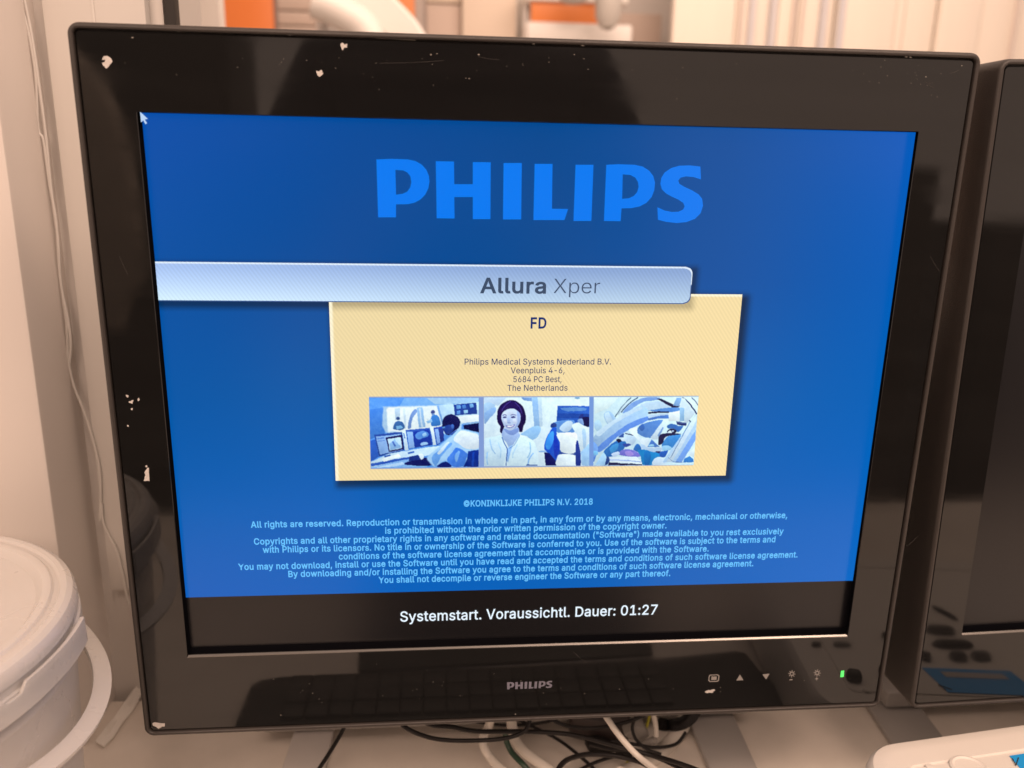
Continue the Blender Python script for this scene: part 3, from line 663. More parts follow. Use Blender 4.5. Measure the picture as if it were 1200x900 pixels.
def sm(pts, n=4): return [(v.x, v.y) for v in catmull([(x, y, 0) for x, y in pts], n, True)]
def circ2(x, y, rx, ry=None, n=14): return [(x + rx * math.cos(2 * math.pi * k / n), y + (ry or rx) * math.sin(2 * math.pi * k / n)) for k in range(n)]
def stroke(pts, w):
    p = catmull([(x, y, 0) for x, y in pts], 6) if len(pts) > 2 else [Vector((*q, 0)) for q in pts]
    L, R = [], []
    for i, v in enumerate(p):
        t = (p[min(i + 1, len(p) - 1)] - p[max(i - 1, 0)]).normalized()
        nrm = Vector((-t.y, t.x, 0)) * w / 2
        L.append((v.x + nrm.x, v.y + nrm.y)); R.append((v.x - nrm.x, v.y - nrm.y))
    return L + R[::-1]

# blue backdrop as a grid whose pixels vary like the page's own gradient
SX0, SX1, SZ0, SZ1 = -.2166, .2181, -.1267, .1617
GRADX = [0, .25, .5, .75, 1]
GRAD = [(0.0, [(0, 79, 170), (0, 75, 154), (0, 73, 144), (0, 79, 156), (4, 91, 188)]),
        (0.3, [(0, 81, 162), (0, 75, 150), (0, 75, 146), (0, 81, 160), (0, 93, 184)]),
        (0.55, [(0, 87, 166), (0, 89, 166), (0, 91, 168), (0, 93, 174), (0, 97, 184)]),
        (0.8, [(0, 95, 180), (0, 97, 186), (0, 95, 180), (0, 97, 184), (4, 101, 192)]),
        (1.0, [(12, 95, 186), (0, 97, 188), (0, 97, 186), (8, 99, 188), (14, 105, 198)])]
def gradcol(u, v):
    def lerp(a, b, t): return tuple(x + (y - x) * t for x, y in zip(a, b))
    def row(r): 
        i = min(int(u * 4), 3); return lerp(r[i], r[i + 1], u * 4 - i)
    for (v0, r0), (v1, r1) in zip(GRAD, GRAD[1:]):
        if v <= v1 + 1e-9: return lerp(row(r0), row(r1), (v - v0) / (v1 - v0))
def grid(name, x0, x1, z0, z1, nx, nz, k, colf, m_=None):
    Y = layer(k)
    verts = [(x0 + (x1 - x0) * i / nx, Y, z0 + (z1 - z0) * j / nz) for j in range(nz + 1) for i in range(nx + 1)]
    faces = [(j * (nx + 1) + i, j * (nx + 1) + i + 1, (j + 1) * (nx + 1) + i + 1, (j + 1) * (nx + 1) + i) for j in range(nz) for i in range(nx)]
    me = bpy.data.meshes.new(name); me.from_pydata(verts, [], faces); me.update()
    at = me.color_attributes.new('Col', 'FLOAT_COLOR', 'POINT')
    for i, v in enumerate(verts):
        at.data[i].color = (*lin(colf((v[0] - x0) / (x1 - x0), 1 - (v[2] - z0) / (z1 - z0), v)), 1)
    return link_mesh(name, me, m_ or M_disp, screen, 0)
YC = layer(3)
cTL, cTR, cBL, cBR = [at_y(*p, YC) for p in ((385, 345), (870, 345), (393.5, 563.3), (850.2, 557.3))]
CX0, CX1 = (cTL.x + cBL.x) / 2, (cTR.x + cBR.x) / 2
CZ1, CZ0 = cTR.z, (cBL.z + cBR.z) / 2
bA, bB, bC, bD = [at_y(*p, layer(5)) for p in ((700, 311.6), (300, 353.2), (810.4, 335), (700, 356.0))]
BX1, BZ1, BZ0 = bC.x, bA.z, (bB.z + bD.z) / 2
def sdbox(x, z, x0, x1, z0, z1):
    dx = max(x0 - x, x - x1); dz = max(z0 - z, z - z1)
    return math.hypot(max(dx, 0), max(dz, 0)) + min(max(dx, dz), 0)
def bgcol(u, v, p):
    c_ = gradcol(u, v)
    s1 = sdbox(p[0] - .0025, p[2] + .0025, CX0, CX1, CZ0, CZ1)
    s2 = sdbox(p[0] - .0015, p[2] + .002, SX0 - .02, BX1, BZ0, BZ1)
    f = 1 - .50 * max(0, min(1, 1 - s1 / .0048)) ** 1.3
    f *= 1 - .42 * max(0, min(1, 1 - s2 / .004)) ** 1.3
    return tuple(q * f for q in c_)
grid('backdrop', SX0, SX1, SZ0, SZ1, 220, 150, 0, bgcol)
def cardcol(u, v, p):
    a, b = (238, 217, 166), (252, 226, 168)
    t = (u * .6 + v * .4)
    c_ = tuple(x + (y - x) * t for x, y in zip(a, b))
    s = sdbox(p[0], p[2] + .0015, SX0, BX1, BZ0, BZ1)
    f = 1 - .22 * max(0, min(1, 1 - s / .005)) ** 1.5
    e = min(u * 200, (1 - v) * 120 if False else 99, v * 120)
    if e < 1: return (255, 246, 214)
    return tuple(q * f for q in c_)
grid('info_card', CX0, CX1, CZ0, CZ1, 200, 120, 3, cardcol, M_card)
# banner with rounded right end
r_ = .0042
def banner_pts(ins):
    x1, z0, z1 = BX1 - ins, BZ0 + ins, BZ1 - ins
    pts = [(SX0, z0)]
    for cx, cz, a0 in ((x1 - r_, z0 + r_, -90), (x1 - r_, z1 - r_, 0)):
        for k in range(9):
            a = math.radians(a0 + 90 * k / 8); pts.append((cx + r_ * math.cos(a), cz + r_ * math.sin(a)))
    return pts + [(SX0, z1)]
def banner():
    for nm, ins, k, f in (('banner_edge', 0, 5, None), ('banner', .00055, 6, 1)):
        Y = layer(k)
        verts, faces, cols = [], [], []
        N = 24
        z0, z1 = BZ0 + ins, BZ1 - ins
        if nm == 'banner': z1 = BZ1 - .0010
        for j in range(N + 1):
            z = z0 + (z1 - z0) * j / N
            x1 = BX1 - ins
            dz = max(0, (z0 + r_) - z, z - (z1 - r_))
            xr_ = x1 - r_ + math.sqrt(max(r_ * r_ - dz * dz, 0))
            t = j / N
            base = (150, 180, 224) if t > .8 else None
            a, b = (184, 210, 234), (136, 164, 210)
            c_ = tuple(x + (y - x) * min(1, t * 1.1) for x, y in zip(a, b))
            for i in range(13):
                u = i / 12
                verts.append((SX0 + (xr_ - SX0) * u, Y, z))
                g = tuple(min(255, q + (34 - 40 * u if u < .75 else 4)) for q in c_)
                cols.append(g if f else ((222, 236, 252) if t > .5 else (60, 92, 150)))
        for j in range(N):
            for i in range(12):
                faces.append((j * 13 + i, j * 13 + i + 1, (j + 1) * 13 + i + 1, (j + 1) * 13 + i))
        me = bpy.data.meshes.new(nm); me.from_pydata(verts, [], faces); me.update()
        at = me.color_attributes.new('Col', 'FLOAT_COLOR', 'POINT')
        for i, c_ in enumerate(cols): at.data[i].color = (*lin(c_), 1)
        link_mesh(nm, me, M_banner, screen, 0)
M_banner = screen_mat('lit_banner', hatch=0.05)
banner()

def G(pts): return Zp(pts, 420, 170, 2.857)
WM = [(G([(60, 48), (110, 46), (165, 48), (190, 53), (212, 65), (228, 83), (236, 103), (238, 122), (234, 145), (224, 166), (207, 183), (188, 193), (165, 198), (126, 198.5), (126, 242), (66, 242)]),
       [G([(124, 83), (150, 85), (164, 92), (174, 105), (177, 125), (173, 142), (163, 156), (148, 163), (126, 166)][::-1])]),
      (G([(259, 54), (320, 55), (321, 131), (383, 131), (383, 57), (443, 57.5), (442, 248), (383, 248), (383, 174), (321, 174), (322, 246), (262, 245)]), []),
      (G([(486, 60), (547, 60), (545, 249), (484, 249)]), []),
      (G([(590, 63), (650, 63), (648, 213), (702, 214), (690, 251), (586, 251)]), []),
      (G([(727, 66), (787, 66), (780, 254), (720, 254)]), []),
      (G([(830, 66), (870, 64), (925, 66), (952, 72), (974, 86), (987, 103), (993, 125), (991, 150), (982, 174), (965, 193), (943, 205), (915, 211), (881, 212), (878, 255), (822, 254)]),
       [G([(885, 98), (910, 100), (927, 109), (936, 124), (938, 140), (933, 158), (922, 170), (906, 178), (883, 180)][::-1])]),
      (G([(1145, 72), (1110, 68), (1075, 69), (1047, 77), (1025, 92), (1014, 110), (1011, 130), (1016, 148), (1030, 162), (1050, 173), (1072, 183), (1088, 194), (1092, 206), (1087, 216), (1072, 223), (1050, 224), (1025, 219), (1001, 208), (1003, 250), (1030, 257), (1065, 261), (1098, 258), (1127, 247), (1146, 228), (1154, 203), (1151, 180), (1139, 165), (1118, 152), (1092, 140), (1075, 130), (1071, 119), (1079, 109), (1097, 105), (1122, 107), (1147, 115)]), [])]
page('wordmark', [(o_, (0, 122, 242), h) for o_, h in WM], 3)
# the same word small on the bezel
lx0, lx1 = bez(594, 807.5), bez(647, 806.3)
X0 = 60 / 2.857; X1 = 1154 / 2.857
bm = bmesh.new()
zb_ = (lx0.z + lx1.z) / 2; hz_ = (bez(620, 799.0) - bez(620, 807.2)).z
for o_, h in WM:
    def mp_(p):
        x, y = p[0] - 420, p[1] - 170
        xx = (x - X0) / (X1 - X0)
        top = 47 / 2.857 + (69 - 47) / 2.857 * xx; bot = 242 / 2.857 + (260 - 242) / 2.857 * xx
        return Vector((lx0.x + (lx1.x - lx0.x) * xx, BYF, zb_ + hz_ * (bot - y) / (bot - top)))
    flat_poly(bm, [mp_(p) for p in o_], [[mp_(p) for p in q] for q in h])
build_flat('wordmark', bm, M_logo, mon)

lettering('title_text', [('Allura', (562.5, 343.4), (639.8, 343.4), 17.2, 18, 2)], layer(8), M_disp, screen, (62, 78, 104))
lettering('title_text', [('Xper', (648.7, 343.8), (702.8, 343.8), 17.2, -6, 4)], layer(8), M_disp, screen, (66, 82, 110))
lettering('card_heading', [('FD', (621.7, 384.6), (640.2, 384.6), 12.2, 24, 6)], layer(5), M_disp, screen, (24, 48, 112))
lettering('address_text', [('Philips Medical Systems Nederland B.V.', (544.5, 427.2), (716, 427.2), 6.9, 5), ('Veenpluis 4-6,', (598.5, 437.4), (661.5, 437.4), 6.9, 5),
                           ('5684 PC Best,', (601.5, 447.8), (658, 447.8), 6.9, 5), ('The Netherlands', (594.5, 457.9), (665, 457.9), 6.9, 5)], layer(5), M_disp, screen, (52, 66, 110))
LEG = [('\u00a9KONINKLIJKE PHILIPS N.V. 2018', (543.4, 593.3), (694.5, 591.4)),
       ('All rights are reserved. Reproduction or transmission in whole or in part, in any form or by any means, electronic, mechanical or otherwise,', (294, 618.5), (922.5, 607)),
       ('is prohibited without the prior written permission of the copyright owner.', (451.3, 624.8), (781, 619.3)),
       ('Copyrights and all other proprietary rights in any software and related documentation ("Software") made available to you rest exclusively', (297.7, 638), (918, 626)),
       ('with Philips or its licensors. No title in or ownership of the Software is conferred to you. Use of the software is subject to the terms and', (308, 647.7), (908.4, 635.5)),
       ('conditions of the software license agreement that accompanies or is provided with the Software.', (397, 655), (830.4, 646.3)),
       ('You may not download, install or use the Software until you have read and accepted the terms and conditions of such software license agreement.', (279.3, 667), (934.5, 653.5)),
       ('By downloading and/or installing the Software you agree to the terms and conditions of such software license agreement.', (338, 676.6), (882.6, 663.7)),
       ('You shall not decompile or reverse engineer the Software or any part thereof.', (443.6, 683), (785.4, 675))]
# the lines stand one even step apart
_Y = layer(3)
_zs = [(at_y(*a, _Y).z + at_y(*b, _Y).z) / 2 for t, a, b in LEG]
_n = len(_zs) - 1; _ks = list(range(_n)); _km = sum(_ks) / _n; _zm = sum(_zs[1:]) / _n
_sl = sum((k - _km) * (z - _zm) for k, z in zip(_ks, _zs[1:])) / sum((k - _km) ** 2 for k in _ks)
def level(q, z):
    for _ in range(4): q = (q[0], q[1] + (at_y(*q, _Y).z - z) / .00045)
    return q
LEG = [LEG[0]] + [(t, level(a, _zm + _sl * (k - _km)), level(b, _zm + _sl * (k - _km))) for k, (t, a, b) in enumerate(LEG[1:])]
lettering('legal_text', [(t, a, b, 6.9, 20) for t, a, b in LEG], layer(3), M_disp, screen, (104, 196, 255))
lettering('status_text', [('Systemstart. Voraussichtl. Dauer: 01:27', (469, 727.6), (770, 720.6), 11.4, 12)], layer(3), M_disp, screen, (232, 244, 255))
# pointer
page('pointer', [(Zp([(492, 392), (520, 418), (509, 420), (517, 433), (511, 437), (504, 423), (496, 430)], 0, 0, 3), (190, 215, 245))], 4)

# ------------------------------------------------------------------ the three small pictures on the card
def T1(p): return Zp(p, 420, 455, 8)
def T2(p): return Zp(p, 560, 455, 8.571)
def T3(p): return Zp(p, 690, 455, 8.571)
page('picture_border', [([(432.3, 464.8), (818.8, 463.8), (812.4, 545.2), (434.2, 549.8)], (150, 168, 205))], 4)
W_ = (232, 248, 254)
P1 = [([(102, 90), (1130, 90), (1128, 737), (118, 746)], (84, 150, 236)),
      ([(430, 90), (1130, 90), (1130, 170), (380, 175)], (118, 178, 244)), ([(640, 90), (1130, 90), (1130, 135), (720, 150)], (168, 212, 250)),
      ([(104, 200), (240, 180), (256, 420), (110, 480)], (66, 132, 226)),
      (sm([(236, 190), (262, 172), (740, 160), (890, 148), (960, 410), (600, 420), (255, 416)], 3), (176, 214, 248)),
      ([(265, 195), (280, 180), (735, 165), (765, 240), (780, 400), (275, 408)], W_),
      ([(340, 190), (388, 184), (392, 300), (348, 300)], (184, 214, 240)), ([(420, 184), (440, 183), (446, 380), (426, 380)], (206, 230, 246)),
      (sm([(326, 380), (334, 340), (348, 318), (372, 308), (402, 314), (424, 334), (434, 366), (420, 388), (370, 392)]), (56, 104, 170)),
      (circ2(372, 283, 17, 16), (48, 78, 140)), ([(352, 356), (400, 346), (420, 372), (360, 388)], (120, 180, 226)),
      (sm([(462, 372), (474, 295), (498, 235), (530, 196), (550, 205), (548, 226), (516, 268), (498, 320), (492, 374)]), (118, 156, 220)),
      ([(545, 185), (600, 178), (628, 360), (566, 372)], (150, 194, 238)), ([(566, 190), (580, 188), (606, 366), (590, 368)], (196, 222, 246)),
      (circ2(698, 222, 20, 19), (62, 80, 150)), ([(684, 236), (712, 234), (716, 252), (690, 256)], (110, 150, 210)),
      (sm([(684, 268), (702, 252), (738, 254), (764, 296), (766, 348), (690, 354), (680, 310)]), (54, 126, 212)),
      ([(636, 312), (690, 286), (694, 316), (650, 332)], (140, 190, 236)), ([(640, 280), (668, 276), (672, 300), (644, 304)], (206, 226, 240)),
      ([(735, 165), (752, 162), (800, 330), (782, 340)], (120, 170, 232)),
      ([(790, 158), (1130, 128), (1130, 330), (950, 336), (880, 240)], (190, 228, 250)),
      ([(892, 154), (1106, 136), (1112, 240), (906, 252)], (30, 64, 158)),
      ([(915, 160), (955, 156), (960, 190), (920, 195)], (104, 166, 232)), ([(972, 156), (1006, 152), (1012, 186), (976, 190)], (72, 130, 214)), ([(1040, 148), (1076, 146), (1082, 178), (1046, 182)], (116, 178, 236)),
      ([(920, 210), (955, 207), (958, 240), (926, 244)], (88, 150, 226)), ([(985, 206), (1024, 202), (1028, 234), (990, 238)], (150, 206, 244)),
      ([(930, 265), (1130, 245), (1130, 312), (970, 326)], W_), ([(980, 326), (1130, 312), (1130, 322), (984, 338)], (130, 176, 230)),
      ([(985, 345), (1130, 326), (1130, 414), (990, 382)], (8, 14, 72)),
      ([(110, 490), (160, 480), (192, 640), (116, 690)], (44, 96, 198)),
      ([(148, 436), (406, 408), (434, 582), (190, 642)], (38, 76, 164)), ([(165, 455), (396, 430), (416, 578), (202, 622)], (142, 186, 244)),
      ([(176, 466), (240, 458), (242, 470), (178, 480)], (96, 140, 220)), ([(182, 492), (246, 484), (247, 492), (184, 500)], (96, 140, 220)),
      ([(255, 462), (408, 437), (430, 572), (286, 598)], (26, 22, 92)), ([(272, 476), (396, 456), (412, 562), (292, 586)], (186, 222, 250)),
      ([(290, 520), (330, 490), (340, 470), (352, 500), (396, 540), (400, 556), (300, 580)], (138, 186, 238)), ([(312, 500), (330, 496), (352, 540), (340, 548)], (72, 110, 196)),
      ([(410, 402), (440, 396), (472, 578), (438, 584)], (206, 232, 250)), ([(418, 420), (428, 418), (440, 470), (430, 474)], (90, 130, 210)),
      ([(444, 392), (670, 370), (702, 530), (474, 568)], (44, 88, 188)), ([(455, 410), (510, 405), (526, 556), (476, 562)], (140, 184, 244)), ([(510, 405), (660, 386), (690, 530), (530, 552)], (24, 58, 168)),
      (sm([(530, 440), (560, 410), (610, 398), (654, 420), (650, 452), (600, 470), (560, 478)]), (84, 144, 226)), (sm([(580, 524), (600, 508), (640, 506), (652, 524), (600, 538)]), (150, 196, 240)),
      (sm([(600, 430), (630, 416), (640, 440), (610, 452)]), (150, 200, 244)),
      ([(672, 366), (704, 360), (728, 530), (702, 536)], (212, 236, 250)),
      ([(704, 372), (790, 356), (806, 490), (736, 536)], (30, 68, 180)), ([(714, 385), (752, 380), (772, 508), (740, 524)], (130, 174, 240)), ([(752, 380), (796, 374), (800, 480), (772, 508)], (40, 60, 150)),
      ([(114, 690), (300, 610), (700, 545), (770, 538), (720, 620), (460, 662), (118, 745)], (196, 228, 250)),
      ([(116, 706), (560, 626), (566, 642), (117, 736)], (40, 88, 188)), ([(118, 744), (570, 640), (660, 690), (640, 738), (300, 742)], (128, 178, 236)),
      ([(150, 742), (420, 690), (430, 715), (300, 741)], (176, 212, 246)),
      ([(215, 662), (372, 614), (402, 640), (240, 690)], W_), ([(240, 634), (300, 622), (304, 634), (246, 650)], (46, 90, 180)), ([(460, 600), (520, 590), (524, 606), (470, 616)], (60, 110, 200)),
      ([(480, 640), (560, 628), (640, 660), (600, 690), (470, 680)], (20, 48, 132)), (sm([(430, 712), (470, 684), (560, 672), (644, 652), (694, 716), (600, 728), (500, 722)]), (12, 22, 96)),
      (sm([(566, 622), (600, 614), (612, 650), (590, 668)]), (220, 240, 252)),
      (sm([(640, 654), (700, 596), (760, 540), (830, 480), (900, 420), (956, 382), (1040, 398), (1126, 424), (1128, 500), (1128, 578), (1034, 592), (1020, 650), (985, 734), (920, 736), (870, 735), (838, 692), (800, 684), (722, 734), (690, 720)], 3), (160, 206, 248)),
      (sm([(690, 640), (780, 560), (860, 510), (876, 530), (790, 620), (730, 726), (706, 716)]), (104, 164, 238)),
      (sm([(830, 672), (880, 600), (924, 556), (1020, 612), (1010, 664), (982, 732), (886, 734)]), (64, 124, 224)),
      (sm([(890, 480), (960, 398), (1060, 416), (1124, 440), (1126, 560), (1010, 566), (940, 520)]), (222, 240, 253)),
      (sm([(740, 600), (830, 510), (850, 516), (770, 610)]), (206, 232, 252)), (sm([(900, 640), (930, 590), (950, 600), (920, 690)]), (120, 176, 242)),
      ([(1030, 592), (1128, 576), (1128, 737), (984, 738), (1020, 660)], (10, 44, 138)), ([(1070, 600), (1090, 596), (1084, 737), (1060, 737)], (16, 62, 170)), (sm([(738, 737), (790, 694), (836, 694), (872, 737)]), (10, 30, 112)),
      (sm([(786, 340), (790, 300), (808, 266), (850, 246), (900, 250), (940, 278), (956, 326), (940, 372), (904, 396), (862, 436), (826, 436), (804, 404), (790, 372)]), (14, 20, 82)),
      (sm([(798, 372), (830, 346), (884, 344), (898, 362), (884, 398), (852, 430), (824, 430), (806, 404)]), (30, 62, 150)),
      (sm([(868, 346), (884, 336), (896, 352), (884, 378), (872, 372)]), (60, 106, 196)), ([(786, 366), (812, 360), (812, 372), (790, 378)], (90, 150, 220)),
      ([(850, 430), (905, 396), (930, 388), (880, 440)], (46, 84, 176))]
P2 = [([(62, 92), (1128, 90), (1124, 776), (64, 780)], (216, 240, 253)),
      (sm([(64, 330), (110, 230), (175, 175), (130, 140), (64, 160)]), (168, 208, 246)), (sm([(64, 260), (120, 210), (170, 190), (180, 230), (120, 300), (70, 360)]), (140, 184, 238)),
      ([(62, 92), (290, 91), (200, 180), (120, 140), (62, 150)], (196, 224, 250)), ([(430, 92), (545, 92), (540, 130), (460, 120)], (120, 164, 226)),
      (sm([(545, 95), (606, 95), (616, 240), (622, 390), (570, 410), (556, 250)]), (148, 194, 242)), (sm([(430, 462), (560, 382), (632, 392), (606, 480), (540, 520), (490, 480)]), (150, 200, 246)),
      ([(600, 92), (640, 92), (650, 380), (622, 390)], (196, 226, 250)),
      (circ2(1000, 98, 26, 12), (130, 180, 220)),
      ([(800, 174), (1124, 180), (1124, 386), (980, 380), (900, 332), (790, 332)], (36, 92, 196)), ([(800, 250), (1124, 258), (1124, 300), (800, 300)], (22, 70, 168)), (sm([(830, 200), (960, 190), (1080, 200), (1070, 226), (900, 230)]), (92, 148, 220)), (sm([(1020, 280), (1060, 260), (1050, 360), (1010, 360)]), (30, 50, 130)),
      (sm([(730, 382), (770, 340), (850, 324), (960, 318), (976, 378), (962, 444), (860, 446), (790, 440)]), (92, 148, 222)), (sm([(820, 396), (890, 332), (950, 336), (944, 400), (900, 436), (850, 430)]), (190, 220, 246)),
      (circ2(762, 372, 30, 26), (40, 64, 140)),
      (sm([(682, 520), (720, 440), (756, 396), (790, 400), (792, 450), (826, 540), (836, 640), (790, 742), (710, 660), (666, 606)]), (24, 84, 208)), (sm([(678, 560), (712, 462), (756, 430), (762, 520), (720, 610), (690, 606)]), (58, 150, 246)), (sm([(770, 470), (800, 520), (818, 620), (780, 700), (760, 600)]), (18, 56, 186)),
      ([(668, 640), (720, 652), (792, 742), (792, 776), (680, 777)], (10, 18, 92)),
      (sm([(612, 628), (680, 626), (682, 642), (620, 642)], 3), (140, 180, 230)),
      ([(820, 632), (985, 642), (985, 672), (812, 662)], (40, 74, 156)), (sm([(796, 456), (966, 446), (1000, 490), (968, 648), (838, 638), (822, 540)], 4), (230, 246, 253)), (sm([(800, 690), (830, 664), (950, 664), (986, 720), (986, 775), (792, 776)], 3), (226, 244, 253)),
      (sm([(1050, 300), (1084, 286), (1120, 300), (1118, 376), (1080, 384), (1056, 350)]), (10, 16, 78)), (sm([(1000, 320), (1046, 306), (1064, 360), (1030, 384)]), (120, 160, 220)),
      (sm([(942, 380), (1006, 344), (1056, 372), (1110, 402), (1112, 540), (1062, 644), (1002, 646), (1012, 500)]), (214, 238, 252)), (sm([(985, 560), (1004, 530), (1030, 650), (1032, 775), (984, 776)], 3), (26, 54, 146)), ([(1032, 640), (1112, 560), (1124, 560), (1122, 776), (1042, 776)], (160, 206, 248)), (sm([(1050, 420), (1080, 420), (1090, 560), (1060, 600)]), (176, 214, 248)),
      # woman
      (sm([(194, 300), (200, 220), (240, 156), (300, 124), (350, 118), (400, 136), (450, 184), (476, 246), (482, 320), (458, 384), (444, 436), (416, 434), (404, 396), (330, 300), (262, 396), (256, 446), (232, 450), (220, 420), (228, 386), (202, 350)]), (26, 14, 74)),
      (sm([(262, 404), (330, 420), (402, 390), (410, 450), (424, 480), (372, 560), (322, 604), (282, 540), (238, 484)]), (160, 190, 238)), (sm([(262, 404), (330, 424), (400, 396), (404, 440), (340, 470), (280, 440)]), (128, 158, 222)),
      (sm([(236, 274), (262, 226), (320, 204), (384, 208), (424, 248), (426, 320), (408, 370), (364, 410), (318, 420), (272, 392), (244, 340)]), (190, 212, 247)),
      (sm([(392, 232), (424, 252), (426, 322), (404, 374), (366, 406), (398, 330)]), (152, 180, 234)), (sm([(262, 240), (300, 226), (350, 230), (356, 262), (310, 272), (270, 270)]), (206, 224, 250)), (sm([(262, 318), (288, 312), (296, 344), (274, 352)]), (206, 222, 250)), (sm([(352, 312), (384, 312), (384, 342), (358, 348)]), (204, 220, 250)),
      (sm([(252, 292), (268, 284), (290, 290), (270, 300)]), (46, 44, 116)), (sm([(332, 292), (354, 282), (380, 288), (356, 300)]), (46, 44, 116)), (stroke([(248, 274), (268, 266), (292, 274)], 6), (64, 56, 130)), (stroke([(330, 272), (356, 264), (386, 272)], 6), (64, 56, 130)),
      (sm([(300, 300), (314, 298), (322, 336), (312, 346), (296, 342)]), (168, 194, 240)), (stroke([(298, 346), (314, 350), (328, 344)], 5), (96, 110, 190)),
      (sm([(276, 370), (300, 374), (340, 372), (372, 360), (356, 388), (320, 398), (294, 390)]), (112, 112, 190)), (sm([(290, 376), (330, 378), (360, 368), (344, 386), (312, 390)]), (244, 250, 255)),
      (sm([(206, 270), (222, 206), (280, 150), (340, 132), (400, 160), (440, 222), (450, 300), (436, 300), (420, 250), (372, 208), (320, 200), (270, 226), (240, 262), (230, 320), (212, 320)]), (34, 18, 88)), (stroke([(330, 130), (280, 166), (240, 226)], 8), (74, 58, 150)), (stroke([(372, 140), (420, 190), (446, 256)], 7), (70, 56, 148)),
      (sm([(64, 530), (110, 492), (180, 482), (236, 474), (262, 540), (292, 612), (276, 700), (274, 776), (66, 778)], 3), (202, 232, 250)), (sm([(424, 472), (500, 498), (560, 532), (592, 600), (602, 690), (600, 775), (282, 776), (290, 690), (302, 612), (360, 560)], 3), (212, 240, 253)),
      (sm([(300, 606), (344, 574), (330, 640), (302, 744), (290, 700)]), (146, 190, 244)), (stroke([(240, 490), (270, 560), (296, 614), (288, 690), (282, 772)], 8), (56, 92, 172)), (stroke([(420, 476), (370, 560), (318, 606)], 6), (110, 150, 214)),
      (stroke([(118, 510), (140, 600), (176, 660)], 12), (160, 202, 242)), (stroke([(96, 640), (92, 700), (100, 770)], 12), (150, 196, 240)), (stroke([(520, 540), (530, 620), (500, 700)], 12), (158, 206, 244)), (stroke([(560, 650), (520, 700), (500, 770)], 14), (140, 188, 240)), (stroke([(400, 560), (360, 640), (350, 700)], 10), (176, 216, 248)), (stroke([(200, 540), (230, 620), (226, 700)], 10), (172, 212, 246)),
      ([(490, 764), (600, 768), (600, 776), (480, 776)], (50, 80, 150))]
